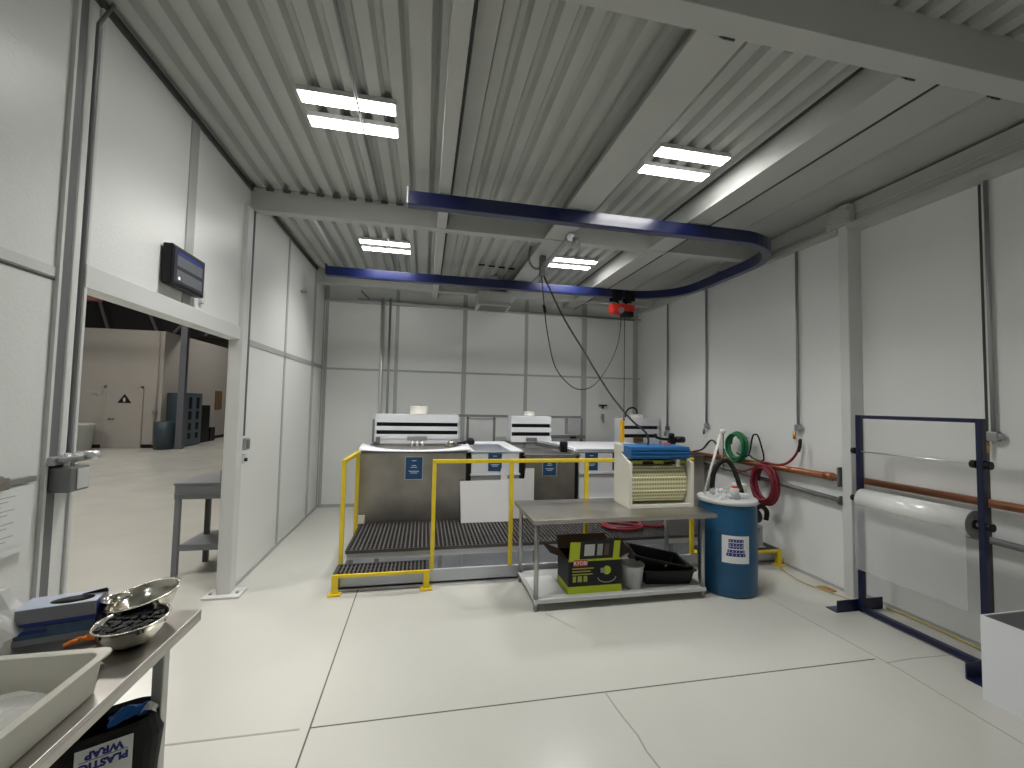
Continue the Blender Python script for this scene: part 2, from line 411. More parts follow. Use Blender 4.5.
# beams running away from the camera, above the cross beams' bottom flanges
def ybeam(x0, x1, name, zb=3.556):
    g = G()
    for y0, y1 in ((1.72, 4.355), (4.455, 6.84), (6.98, YB)): g.box(x0, x1, y0, y1, zb, 3.79)
    return struct(name, g, X['beam'], bev=.004)
ybeam(.07, .165, 'trim_14'); 
bm_ = G()
for y0, y1 in ((1.72, 4.355), (4.455, 6.84), (6.98, YB)): bm_.box(1.225, 1.49, y0, y1, 3.556, 3.572); bm_.box(1.35, 1.365, y0, y1, 3.572, 3.785)
struct('trim_15', bm_, X['beam'])
bR = ybeam(2.49, 2.705, 'trim_16')
g = G(); g.box(2.46, 2.49, 1.72, YB, 3.556, 3.57); struct('flange', g, X['beam'], bR)
g = G(); g.box(.172, .182, 1.72, YB, 3.60, 3.77); g.box(2.455, 2.465, 1.72, YB, 3.755, 3.775); struct('trim_17', g, X['dark_gap'])
g = G(); g.box(.20, .32, 1.72, YB, 3.72, 3.77); g.box(-.14, -.02, 1.72, YB, 3.75, 3.77); struct('trim_18', g, X['beam'])
for x, lb in ((1.38, 'leftmost'), (2.50, 'middle'), (3.12, 'rightmost')):
    g = G(); g.box(x-.03, x+.03, 1.715, 1.735, 3.556, 3.575); g.box(x-.01, x+.05, 1.72, 1.728, 3.545, 3.556); tag(obj('beam_clip', g, X['dark_gap']), lb+' of three small dark clips on the far edge of the nearest cross beam', 'clip')
# rubber closure teeth where the deck meets the cross beam
g = G(); x = XL-.1+.078
while x < .0:
    if x > XL: g.box(x, x+.07, 4.345, 4.355, 3.745, 3.773)
    x += .151
struct('trim_19', g, X['halltruss'])

# ================================================================== LIGHTS
def fixture(x, y, label, w=.60, d=.37):
    z = 3.775
    t = thing('ceiling_light', label, 'ceiling light', (x, y, z-.04), 'twin strip ceiling lights')
    for s in (-1, 1):
        g = G(); yy = y+s*(d/2-.06); g.box(x-w/2-.01, x+w/2+.01, yy-.062, yy+.062, z-.034, z); obj('housing', g, X['trimw'], t)
        g = G(); g.box(x-w/2, x+w/2, yy-.055, yy+.055, z-.038, z-.034); obj('led_strip', g, X['led'], t)
    return t
def strip_lamps(t):
    for s in (-1, 1):
        ld = bpy.data.lights.new('strip_lamp', 'AREA'); ld.shape = 'RECTANGLE'; ld.size = .59; ld.size_y = .10; ld.energy = LP; ld.spread = math.radians(120); ld.color = (1, .985, .955)
        lo = bpy.data.objects.new('strip_lamp', ld); COL.objects.link(lo); lo.parent = t; lo.location = (0, s*.125, -.009)
LP = 12
L0 = fixture(-.56, 3.03, 'nearer left twin-strip ceiling light with two long glowing strips')
loc = lambda x, y: (x, y, 3.735)
copy_tree(L0, loc(2.02, 3.03), 'nearer right twin-strip ceiling light beside the wide beam')
copy_tree(L0, loc(-.55, 5.57), 'farther left twin-strip ceiling light above the blue rail')
copy_tree(L0, loc(1.98, 5.57), 'farther right twin-strip ceiling light behind the hanging hooks')
copy_tree(L0, loc(-.56, -1.9), 'left twin-strip ceiling light behind the camera')
for o in [o for o in bpy.data.objects if o.name.startswith('ceiling_light')]: strip_lamps(o)

# ================================================================== MONORAIL
def rail_path():
    z = 0; P = []
    x0, x1, y0, y1, r = -.19, 3.80, 3.65, 5.99, .72
    P.append((x0, y0)); P.append((1.4, y0)); P.append((x1-r, y0))
    for k in range(1, 13):
        a = -PI/2+PI/2*k/12; P.append((x1-r+r*math.cos(a), y0+r+r*math.sin(a)))
    for k in range(0, 13):
        a = PI/2*k/12; P.append((x1-r+r*math.cos(a), y1-r+r*math.sin(a)))
    P.append((1.0, y1)); P.append((-1.345, y1)); return P
def sweep2d(path, sec, g):     # sec: closed polygon (offset, z)
    n = len(path); rings = []
    for i, p in enumerate(path):
        a = Vector(path[max(i-1, 0)]); b = Vector(path[min(i+1, n-1)]); d = (b-a).normalized(); nr = Vector((d.y, -d.x))
        rings.append([g.bm.verts.new((p[0]+nr.x*o, p[1]+nr.y*o, z)) for o, z in sec])
    m = len(sec)
    for a, b in zip(rings, rings[1:]):
        for k in range(m): g.bm.faces.new([a[k], a[(k+1) % m], b[(k+1) % m], b[k]])
    g.bm.faces.new(rings[0][::-1]); g.bm.faces.new(rings[-1])
zt, zb = 3.545, 3.425
sec = [(-.045, zb), (.045, zb), (.045, zb+.012), (.012, zb+.022), (.012, zt-.022), (.045, zt-.012), (.045, zt), (-.045, zt), (-.045, zt-.012), (-.012, zt-.022), (-.012, zb+.022), (-.045, zb+.012)]
sec = [(-.04, zb), (.04, zb), (.045, zb+.01), (.045, zt), (-.045, zt), (-.045, zb+.01)]
t = thing('monorail', 'glossy blue U-shaped overhead monorail track hung below the ceiling beams', 'monorail', (1.3, 4.8, zb))
g = G(); sweep2d(rail_path(), sec, g); obj('track', g, X['blue'], t)
for x, y in ((-.19, 3.65), (-1.345, 5.99)):
    g = G(); g.box(x-.012, x, y-.035, y+.035, zb+.015, zt+.04); obj('end_plate', g, X['navy' if y > 5 else 'galv'], t)
for x, y in ((1.355, 3.65), (2.6, 3.65), (1.355, 5.99), (2.6, 5.99), (.12, 3.65), (.12, 5.99), (3.8, 4.9)):
    g = G(); g.box(x-.05, x+.05, y-.05, y+.05, zt, zt+.012)
    if x > 3.7: g.box(x-.05, 3.97, y-.04, y+.04, zt, zt+.03)
    obj('hanger', g, X['galv'], t)

# hoist
t = thing('chain_hoist', 'red chain hoist with black trolley wheels hanging from the far blue rail', 'hoist', (2.95, 5.99, 3.15))
for s in (-1, 1):
    g = G()
    g.box(2.95+s*.11-.075, 2.95+s*.11+.075, 5.925, 5.945, 3.37, 3.52); g.box(2.95+s*.11-.075, 2.95+s*.11+.075, 6.035, 6.055, 3.37, 3.52)
    g.tube([(2.95+s*.11, 5.92, 3.40), (2.95+s*.11, 6.06, 3.40)], .022)
    for dx in (-.045, .045): g.tube([(2.95+s*.11+dx, 5.91, 3.45), (2.95+s*.11+dx, 5.948, 3.45)], .035, 14)
    obj('trolley', g, X['black'], t, .004)
g = G(); g.tube([(2.84, 5.99, 3.39), (2.90, 5.99, 3.33)], .014); obj('hanger_link', g, X['rubber'], t)
g = G(); g.tube([(3.06, 5.99, 3.39), (3.0, 5.99, 3.33)], .014); obj('hanger_link', g, X['rubber'], t)
g = G(); g.box(2.745, 3.06, 5.92, 6.06, 3.17, 3.325); g.box(3.06, 3.15, 5.94, 6.04, 3.22, 3.325); obj('hoist_body', g, X['red'], t, .025)
g = G(); g.box(2.93, 3.11, 5.90, 6.04, 3.12, 3.21); obj('chain_guide', g, X['black'], t, .02)
g = G(); g.tube([(2.90, 5.925, 3.22), (2.90, 5.905, 3.22)], .045, 16)
obj('motor_cap', g, X['galv'], t)
g = G(); g.tube([(2.985, 5.97, 3.13), (2.985, 5.97, 1.56)], .0065, 6); obj('load_chain', g, X['black'], t)
g = G(); g.tube([(2.985, 5.97, 1.56), (2.985, 5.97, 1.53)], .014, 8); obj('pendant_cord_grip', g, X['black'], t)
g = G(); g.box(2.925, 2.985, 5.94, 6.0, 1.20, 1.54); obj('pendant_control', g, X['opyel'], t, .012)

# junction block with cables on the middle beam
t = thing('junction_bracket', 'grey junction head and conduit under the middle beam with hooks', 'bracket', (1.42, 4.5, 3.40))
g = G(); g.tube(curve([(1.42, 4.12, 3.50), (1.42, 4.2, 3.50), (1.40, 4.4, 3.47), (1.36, 4.85, 3.44)]), .022); obj('conduit', g, X['galv'], t)
g = G(); g.tube([(1.44, 4.10, 3.50), (1.44, 4.17, 3.50)], .045, 18); g.tube([(1.49, 4.12, 3.50), (1.50, 4.12, 3.40)], [.04, .05], 14); obj('lamp_head', g, X['galv'], t)
g = G(); g.box(1.315, 1.385, 4.83, 4.90, 3.30, 3.55); obj('junction_box', g, X['dgalv'], t, .01)
g = G(); g.tube(curve([(1.33, 4.86, 3.40), (1.25, 4.86, 3.39), (1.18, 4.84, 3.46), (1.17, 4.82, 3.56), (1.19, 4.82, 3.64)]), .014, 8); obj('hook_cable', g, X['dgalv'], t)
g = G(); pts = [(1.34, 4.86, 3.30), (1.42, 5.00, 2.97), (1.52, 5.2, 2.70), (1.70, 5.45, 2.30), (1.92, 5.6, 2.08), (2.15, 5.7, 1.98), (2.42, 5.8, 2.05), (2.68, 5.88, 2.35), (2.86, 5.93, 2.72), (2.92, 5.95, 3.14)]
g.tube(curve(pts), .0075, 8)
o = tag(obj('power_cable', g, X['cable']), 'thin dark power cable drooping in a loop up to the red hoist', 'cable')
g = G(); g.tube([(1.415, 4.99, 2.99), (1.44, 5.03, 2.90)], .02, 10); obj('inline_connector', g, X['black'], o)
g = G(); pts = [(1.37, 4.87, 3.31), (1.56, 4.70, 2.80), (1.75, 4.50, 2.37), (1.95, 4.25, 1.90), (2.10, 4.05, 1.62), (2.21, 3.96, 1.50), (2.235, 3.93, 1.42), (2.225, 3.92, 1.365)]
g.tube(curve(pts), .0105, 8)
tag(obj('supply_cable', g, X['cable']), 'thicker black cable running straight down to the blue-lidded plating machine', 'cable')

# air diffuser and slots
t = thing('air_diffuser', 'pale square air diffuser hanging from the ceiling behind the blue rail', 'vent', (1.02, 6.55, 3.27))
g = G(); g.box(.77, 1.27, 6.40, 6.80, 3.32, 3.50); obj('neck', g, X['beam'], t, .01)
g = G(); g.box(.755, 1.285, 6.385, 6.815, 3.27, 3.32); obj('frame', g, X['beam'], t, .004)
g = G()
for k in range(6): g.box(.80, 1.24, 6.43+k*.06, 6.465+k*.06, 3.262, 3.27)
obj('louvre', g, X['dgalv'], t)
g = G(); g.box(.95, 1.09, 6.55, 6.68, 3.5, 3.78); obj('duct', g, X['beam'], t)
for k, nme in enumerate(('first', 'second', 'third', 'fourth')):
    g = G(); x = .752+k*.152; g.box(x-.045, x+.045, 6.0+.02*k, 6.035+.02*k, 3.757, 3.773)
    tag(obj('deck_clip', g, X['rubber']), nme + ' from left of the four small dark clips on the ceiling deck', 'clip', 'small dark clips on the ceiling deck')

# ceiling and wall conduits
def pipe(name, pts, r, m, label, cat='conduit', seg=10, group=None, sm=True):
    g = G(); g.tube(curve(pts) if sm and len(pts) > 2 else pts, r, seg); return tag(obj(name, g, m), label, cat, group)
pipe('ceiling_conduit', [(-.50, YN+.1, 3.745), (-.50, 7.3, 3.745)], .011, X['dgalv'], 'thin dark conduit along the ceiling through the left lights', seg=8)
pipe('ceiling_conduit', [(-1.245, 4.46, 3.735), (-1.245, 6.8, 3.72)], .018, X['chrome'], 'shiny conduit running along the far ceiling near the left wall')
pipe('ceiling_conduit', [(-1.1, 7.37, 3.60), (-.95, 7.38, 3.47), (-.75, 7.38, 3.455), (3.9, 7.38, 3.40)], .012, X['dgalv'], 'grey conduit running across the top of the back wall')
pipe('wall_pipe', [(-.735, 7.36, .05), (-.735, 7.36, 3.5)], .032, X['chrome'], 'shiny vertical pipe on the back wall, leftmost of three', 'pipe', 14)
pipe('wall_pipe', [(-.62, 7.38, .05), (-.62, 7.38, 3.5)], .018, X['galv'], 'thin grey vertical pipe on the back wall right of the shiny one', 'pipe')
pipe('wall_conduit', [(-1.65, 2.40, 1.44), (-1.65, 2.40, 3.60), (-1.61, 2.43, 3.74)], .009, X['dgalv'], 'dark vertical conduit beside the near edge of the opening', sm=False)
pipe('wall_conduit', [(-1.655, 4.40, 1.40), (-1.655, 4.40, 3.72)], .011, X['dgalv'], 'thin dark conduit on the left wall beyond the opening')

# switch box below the near-jamb conduit
t = thing('outlet_box', 'grey outlet box with white socket face on a metal strut beside the opening', 'outlet', (-1.60, 2.36, 1.28))
g = G(); g.box(-1.675, -1.64, 2.30, 2.52, 1.425, 1.465); g.box(-1.64, -1.61, 2.32, 2.50, 1.44, 1.46); obj('strut', g, X['galv'], t, .006)
g = G(); g.box(-1.672, -1.585, 2.325, 2.44, 1.30, 1.415); obj('box_body', g, X['dgalv'], t, .006)
g = G(); g.box(-1.585, -1.580, 2.36, 2.43, 1.31, 1.405); obj('socket_face', g, X['lgrey'], t, .002)
g = G(); g.tube([(-1.65, 2.40, 1.47), (-1.64, 2.37, 1.40)], .015); obj('clamp', g, X['chrome'], t)
g = G(); g.lathe([(0, 1.475), (.028, 1.475), (.03, 1.44), (0, 1.44)], (-1.60, 2.47), 12); obj('end_cap', g, X['chrome'], t)
# strut with hanging papers
t = thing('paper_holder', 'white sheets hanging from a short metal rail on the near left wall', 'papers', (-1.66, 2.0, 1.08))
g = G(); g.box(-1.675, -1.65, 1.80, 2.24, 1.372, 1.395); obj('rail', g, X['galv'], t)
g = G(); g.box(-1.65, -1.635, 1.96, 2.10, 1.362, 1.41); g.tube([(-1.63, 2.03, 1.40), (-1.62, 2.05, 1.42)], .008); obj('clip', g, X['steel'], t, .003)
g = G(); g.box(-1.66, -1.656, 1.75, 2.235, 1.085, 1.365); g.box(-1.656, -1.653, 1.74, 2.20, 1.12, 1.355); obj('sheet', g, X['paper'], t)
g = G()
for k in range(11): g.box(-1.653, -1.6525, 1.80, 2.15-.03*(k % 3), 1.325-k*.018, 1.328-k*.018)
obj('printed_line', g, X['grey'], t)
# latch and box on the far left wall
t = thing('switch_box', 'small grey switch box at the foot of the thin conduit on the left wall', 'switch', (-1.65, 4.44, 1.36))
g = G(); g.box(-1.675, -1.62, 4.36, 4.47, 1.27, 1.375); obj('box_body', g, X['galv'], t, .006)
g = G(); g.box(-1.62, -1.615, 4.38, 4.45, 1.285, 1.36); obj('cover', g, X['dgalv'], t)
t = thing('door_latch', 'small white latch plate below the grey switch box', 'latch', (-1.65, 4.40, 1.22))
g = G(); g.box(-1.675, -1.635, 4.36, 4.43, 1.145, 1.225); obj('plate', g, X['trimw'], t, .004)
g = G(); g.lathe([(0, 1.195), (.014, 1.195), (.014, 1.165), (0, 1.165)], (-1.620, 4.385), 10); obj('knob', g, X['black'], t)
g = G(); g.box(-1.675, -1.655, 6.05, 6.09, 3.20, 3.22); g.box(-1.675, -1.60, 6.06, 6.08, 3.19, 3.20)
tag(obj('wall_bracket', g, X['galv']), 'small metal bracket high on the left wall near the back corner', 'bracket')

# wall-mounted display above the opening
t = thing('wall_display', 'black digital display panel mounted on the wall above the opening', 'display', (-1.62, 3.26, 2.46))
B = [(-1.66, 3.03, 2.49), (-1.66, 3.49, 2.49), (-1.60, 3.49, 2.47), (-1.60, 3.03, 2.47)]
g = G(); g.box(-1.668, -1.61, 3.045, 3.455, 2.475, 2.74); obj('casing', g, X['black'], t, .008)
g = G(); g.box(-1.61, -1.607, 3.065, 3.435, 2.495, 2.72); obj('screen', g, X['screen'], t)
g = G(); g.box(-1.607, -1.606, 3.10, 3.41, 2.685, 2.705); obj('header_bar', g, X['screenb'], t)
g = G(); g.box(-1.607, -1.606, 3.10, 3.41, 2.61, 2.68)
for k in range(3): g.box(-1.606, -1.6055, 3.15+k*.10, 3.153+k*.10, 2.62, 2.67)
g.box(-1.607, -1.606, 3.10, 3.41, 2.515, 2.585); obj('data_panel', g, X['screenp'], t)
g = G(); g.lathe([(0, 0), (.012, 0)], (0, 0), 16); g.xf(Matrix.Translation((-1.6045, 3.125, 2.53)) @ Matrix.Rotation(PI/2, 4, 'Y')); obj('indicator', g, em('indicator_light', (1, 1, 1), 1.2), t)
g = G(); g.box(-1.678, -1.655, 3.53, 3.57, 2.46, 2.56); tag(obj('sensor', g, X['trimw'], bev=.004), 'small white sensor on the wall just right of the black display', 'sensor')

# ================================================================== RIGHT WALL PIPES AND HOSES
t = thing('copper_pipe', 'long copper pipe along the right wall with black end flanges', 'pipe', (3.98, 4.7, 1.06))
g = G(); g.tube([(3.985, 3.42, 1.095), (3.985, 7.3, 1.05)], .033, 14); obj('pipe_run', g, X['copper'], t)
g = G(); g.box(3.955, 4.015, 3.40, 3.415, 1.01, 1.20); obj('end_flange', g, X['dgalv'], t, .002)
g = G(); g.tube([(3.985, 3.48, 1.095), (3.985, 3.56, 1.095)], .04, 14); obj('coupling', g, X['copper'], t)
g = G(); g.tube([(3.985, 5.0, 1.08), (3.985, 5.12, 1.08)], .04, 14); obj('coupling', g, X['copper'], t)
t = thing('copper_pipe', 'copper pipe on the right wall passing behind the blue frame', 'pipe', (3.98, 2.2, 1.08))
g = G(); g.tube([(4.06, 3.285, 1.098), (4.06, .4, 1.10)], .031, 14); obj('pipe_run', g, X['copper'], t)
t = thing('grey_pipe', 'grey pipe running below the copper pipe left of the wall column', 'pipe', (3.99, 4.7, .87))
g = G(); g.tube([(3.99, 3.40, .88), (3.99, 7.3, 1.04)], .024, 12); obj('pipe_run', g, X['dgalv'], t)
g = G(); g.tube([(3.99, 3.395, .88), (3.99, 3.41, .88)], .045, 12); obj('end_flange', g, X['dgalv'], t)
pipe('grey_pipe', [(4.08, 3.285, .85), (4.08, .4, .78)], .026, X['dgalv'], 'grey pipe below the copper pipe behind the blue frame', 'pipe', 12)
for x, y, z0, lb in ((4.015, 6.45, 1.42, 'vertical conduit nearest the back corner on the right wall'), (4.015, 5.44, 1.52, 'vertical conduit with elbow box in the middle of the right wall'), (4.015, 3.90, 1.58, 'vertical conduit on the right wall above the red hose coil'), (4.115, 2.335, 1.61, 'vertical conduit on the right wall near the blue frame')):
    t = thing('drop_conduit', lb, 'conduit', (x, y, z0-.1))
    g = G(); g.tube([(x, y, z0), (x, y, 3.52)], .014, 10); obj('conduit_run', g, X['galv'], t)
    g = G(); g.box(x-.022, x+.022, y-.032, y+.032, z0-.06, z0+.01); g.box(x-.02, x+.01, y-.06, y-.03, z0-.045, z0-.005); obj('outlet_box', g, X['dgalv'] if y > 6 else X['galv'], t, .006)
    g = G(); g.tube([(x-.02, y+.03, z0-.07), (x-.02, y+.03, z0-.15)], .016, 8); obj('plug', g, X['dgalv' if y > 5 else 'brass'], t)
# hose coils
def coil(c, ry, rz, n, r, dr, spread, tilt=0, seed=1):
    rnd = random.Random(seed); pts = []
    for k in range(n*28):
        a = 2*PI*k/28; w = k/28
        rr = 1+dr*math.sin(w*2.3+seed)+rnd.uniform(-.004, .004)
        pts.append((c[0]-spread*(w/n), c[1]+ry*rr*math.cos(a)+.02*math.sin(w*1.7), c[2]+rz*rr*math.sin(a)+.015*math.cos(w*2.1)))
    return pts
t = thing('hose_coil', 'green hose coiled on a hook above the blue drum', 'hose', (3.93, 4.69, 1.09))
g = G(); g.tube(coil((3.95, 4.70, 1.27), .155, .165, 5, .014, .10, .09, seed=3), .015, 8); obj('coil', g, X['green'], t)
g = G(); g.box(3.90, 4.036, 4.66, 4.69, 1.37, 1.39); obj('hook', g, X['brass'], t)
t = thing('hose_coil', 'dark red hose coiled and hung on the copper pipe', 'hose', (3.92, 4.21, .64))
g = G(); g.tube(coil((3.93, 4.22, .885), .165, .21, 6, .014, .11, .10, seed=5), .015, 8); obj('coil', g, X['redhose'], t)
g = G(); g.tube(curve([(3.88, 4.05, 1.0), (3.90, 4.3, 1.12), (3.90, 4.05, 1.13), (3.92, 3.93, 1.18), (3.95, 3.85, 1.30), (3.98, 3.84, 1.44)]), .014, 8)
g.tube(curve([(3.88, 4.1, 1.09), (3.90, 4.4, 1.04), (3.90, 4.6, .97), (3.90, 4.75, .99)]), .012, 8); obj('hose_tail', g, X['redhose'], t)
g = G(); g.tube(curve([(3.98, 3.843, 1.43), (3.965, 3.835, 1.36), (3.955, 3.845, 1.30)]), .017, 8); obj('heat_sleeve', g, X['black'], t)
pipe('black_cable', [(3.90, 4.70, 1.19), (3.91, 4.58, 1.16), (3.91, 4.50, 1.20), (3.92, 4.455, 1.40), (3.92, 4.42, 1.44), (3.92, 4.36, 1.42), (3.91, 4.27, 1.20), (3.91, 4.30, 1.14), (3.91, 4.42, 1.15), (3.91, 4.5, 1.19)], .009, X['rubber'], 'black cable forming a triangular loop between the green and red coils', 'cable', 8)
pipe('green_lead', [(3.93, 5.62, 1.10), (3.92, 5.40, 1.16), (3.92, 5.22, 1.30), (3.92, 5.10, 1.26), (3.93, 5.08, 1.12)], .013, X['locker'], 'short dark green hose arched over the copper pipe left of the coil', 'hose', 8)

# ================================================================== PLATFORM
t = thing('containment_tray', 'low pale metal containment tray under the dark grating platform', 'tray', (1.6, 5.4, 0))
g = G(); g.box(-.72, 3.98, 4.20, 7.1, .012, .03); obj('tray_floor', g, X['slate'], t)
g = G(); g.box(-.74, 3.98, 4.20, 4.215, 0, .14); g.box(-.74, 3.98, 4.215, 4.235, .128, .14); obj('front_curb', g, X['slate'], t, .002)
g = G(); g.box(-.74, -.72, 4.20, 7.1, 0, .15); obj('side_curb', g, X['slate'], t)
def grating(g, x0, x1, y0, y1, zt, h=.032, pitch=.042, cross=.075, w=.015):
    n = int((x1-x0)/pitch)
    for i in range(n+1):
        x = x0+(x1-x0)*i/n; g.box(x-w/2, x+w/2, y0, y1, zt-h, zt)
    m = int((y1-y0)/cross)
    for j in range(m+1):
        y = y0+(y1-y0)*j/m; g.box(x0, x1, y-.004, y+.004, zt-h, zt-.004)
t = thing('grating_platform', 'raised dark grey grating walkway in front of the tanks', 'platform', (1.6, 4.9, .03))
g = G(); grating(g, -.70, 3.90, 4.38, 5.32, .30); g.box(-.705, 3.905, 4.375, 4.385, .268, .30); g.box(-.71, -.70, 4.38, 5.32, .268, .30)
obj('grating', g, X['grate'], t)
g = G(); g.box(-.70, 3.90, 4.395, 4.44, .205, .267); g.box(-.70, 3.90, 5.26, 5.30, .205, .267); obj('support_beam', g, X['whitep'], t)
for x in (-.66, -.42, .20, .42, 1.2, 2.0, 2.8, 3.6):
    for y in (4.40, 5.265):
        g = G(); g.box(x-.02, x+.02, y, y+.035, .03, .206); g.box(x-.04, x+.04, y-.01, y+.05, .03, .036); obj('support_post', g, X['grey'], t)
def step(x0, x1, label):
    t = thing('yellow_step', label, 'step', ((x0+x1)/2, 4.3, 0), 'yellow framed grating steps')
    g = G(); grating(g, x0+.025, x1-.025, 4.125, 4.355, .178, pitch=.036, cross=.075); obj('tread_grating', g, X['grate'], t)
    g = G(); g.box(x0, x0+.022, 4.123, 4.36, .15, .178); g.box(x1-.022, x1, 4.123, 4.36, .15, .178); g.box(x0, x1, 4.356, 4.37, .15, .178); obj('edge_bar', g, X['grate'], t)
    g = G(); g.box(x0, x1, 4.10, 4.122, .150, .178); obj('frame', g, X['yellow'], t, .002)
    for x in (x0+.025, x1-.025):
        g = G(); g.box(x-.028, x+.028, 4.10, 4.14, 0, .15); g.box(x-.055, x+.055, 4.07, 4.15, 0, .014); obj('leg', g, X['yellow'], t, .002)
    return t
step(-.77, .09, 'yellow step with dark grating at the left end of the platform')
step(3.05, 3.98, 'yellow step with dark grating at the right end behind the blue drum')
g = G(); g.box(-.735, -.655, 5.285, 5.315, .302, .40); tag(obj('white_block', g, X['cream'], bev=.004), 'small cream block at the lower left corner of the steel tank', 'block')
# guardrails
def post(x, y, z0, t, top=1.17, r=.019): 
    g = G(); g.box(x-r, x+r, y-r, y+r, z0, top); return obj('post', g, X['yellow'], t, .003)
t = thing('guardrail', 'long yellow guardrail with posts along the platform front', 'guardrail', (1.5, 4.22, .15))
for x in (.114, .885, 1.69, 2.93): post(x, 4.222, .141, t, 1.17)
g = G(); g.box(.095, 2.95, 4.203, 4.241, 1.155, 1.192); obj('top_rail', g, X['yellow'], t, .004)
g = G(); g.box(2.955, 3.04, 4.205, 4.30, .141, .152); g.box(2.955, 2.97, 4.235, 4.30, .152, .20); obj('foot_plate', g, X['yellow'], t)
t = thing('guardrail', 'short yellow handrail on the left end of the platform', 'guardrail', (-.745, 4.8, .17))
post(-.755, 4.42, .141, t, 1.15); post(-.735, 5.16, .03, t, 1.15)
g = G(); g.hexa([(-.775, 4.40, 1.135), (-.735, 4.40, 1.135), (-.711, 5.18, 1.135), (-.75, 5.18, 1.135)], [(-.775, 4.40, 1.173), (-.735, 4.40, 1.173), (-.711, 5.18, 1.173), (-.75, 5.18, 1.173)]); obj('top_rail', g, X['yellow'], t, .004)

# ================================================================== TANKS
def label_plate(t, x0, x1, y, z0, z1, frame=True, rows=5, part='label_plate'):
    if frame:
        g = G(); g.box(x0-.008, x1+.008, y-.003, y, z0-.008, z1+.008); obj('label_border', g, X['lgrey'], t)
    g = G(); g.box(x0, x1, y-.006, y-.003, z0, z1); lp = obj(part, g, X['label'], t)
    g = G(); w = x1-x0; h = z1-z0; xc = (x0+x1)/2
    for k, (fz, fw) in enumerate(((.84, .28), (.62, .26), (.54, .40), (.36, .62), (.28, .42))[:rows]):
        g.box(xc-w*fw/2, xc+w*fw/2, y-.0068, y-.006, z0+h*fz-.004, z0+h*fz+.004)
    obj('print', g, X['ink'], lp)
def tank(x0, x1, y0, y1, z0, z1, m, t, wall=.02, name='tank_body'):
    g = G(); g.box(x0, x1, y0, y0+wall, z0, z1); g.box(x0, x1, y1-wall, y1, z0, z1); g.box(x0, x0+wall, y0+wall, y1-wall, z0, z1); g.box(x1-wall, x1, y0+wall, y1-wall, z0, z1); g.box(x0+wall, x1-wall, y0+wall, y1-wall, z0, z0+.05)
    return obj(name, g, m, t, .002)
def flared_rim(x0, x1, y0, y1, z, t, m, out=.05, up=.03, inn=.03):
    g = G()
    o = [(x0-out, y0-out*.4), (x1+out, y0-out*.4), (x1+out, y1+out), (x0-out, y1+out)]
    i = [(x0+inn, y0+inn), (x1-inn, y0+inn), (x1-inn, y1-inn), (x0+inn, y1-inn)]
    n0 = 0
    V = {}
    for nm, L, zz in (('o', o, z+up), ('i', i, z+.002), ('o2', o, z+up-.012), ('i2', i, z-.01)): V[nm] = [g.bm.verts.new((p[0], p[1], zz)) for p in L]
    for k in range(4):
        j = (k+1) % 4
        for a, b in (('o', 'i'), ('i', 'i2'), ('i2', 'o2'), ('o2', 'o')): g.bm.faces.new([V[a][k], V[a][j], V[b][j], V[b][k]])
    return obj('rim', g, m, t)
YT = 5.33
# big stainless tank
t = thing('steel_tank', 'large brushed stainless steel tank at the left end of the platform', 'tank', (-.11, 6.0, .03))
tank(-.75, .53, YT, 6.62, .03, 1.12, X['tank_steel'], t)
g = G(); g.box(-.73, .53, YT+.012, YT+.05, 1.12, 1.15); g.box(-.73, -.70, YT+.05, 6.62, 1.12, 1.15); g.box(.50, .53, YT+.05, 6.62, 1.12, 1.15); obj('top_flange', g, X['dgalv'], t, .003)  # dark colour paints the shadow band under the white liner lip
g = G()     # white liner lapped over the front edge, deepest at the corners
N = 24; A = []; Bv = []; Cv = []
for k in range(N+1):
    u = k/N; x = -.755+u*1.335; e = abs(2*u-1)**2.2
    A.append(g.bm.verts.new((x, YT-.02-.02*e, 1.150+.022*e))); Bv.append(g.bm.verts.new((x, YT+.14, 1.150+.055*e))); Cv.append(g.bm.verts.new((x, YT+.36, 1.11+.10*e)))
for k in range(N):
    g.bm.faces.new([A[k], A[k+1], Bv[k+1], Bv[k]]); g.bm.faces.new([Bv[k], Bv[k+1], Cv[k+1], Cv[k]])
o = obj('liner_lip', g, X['whitep'], t, smooth=True); sm = o.modifiers.new('thick', 'SOLIDIFY'); sm.thickness = .008
g = G(); g.box(-.75, .53, 6.0, 6.6, 1.06, 1.09); obj('tank_cover', g, X['steel'], t)
label_plate(t, -.205, -.005, YT-.001, .81, 1.075)
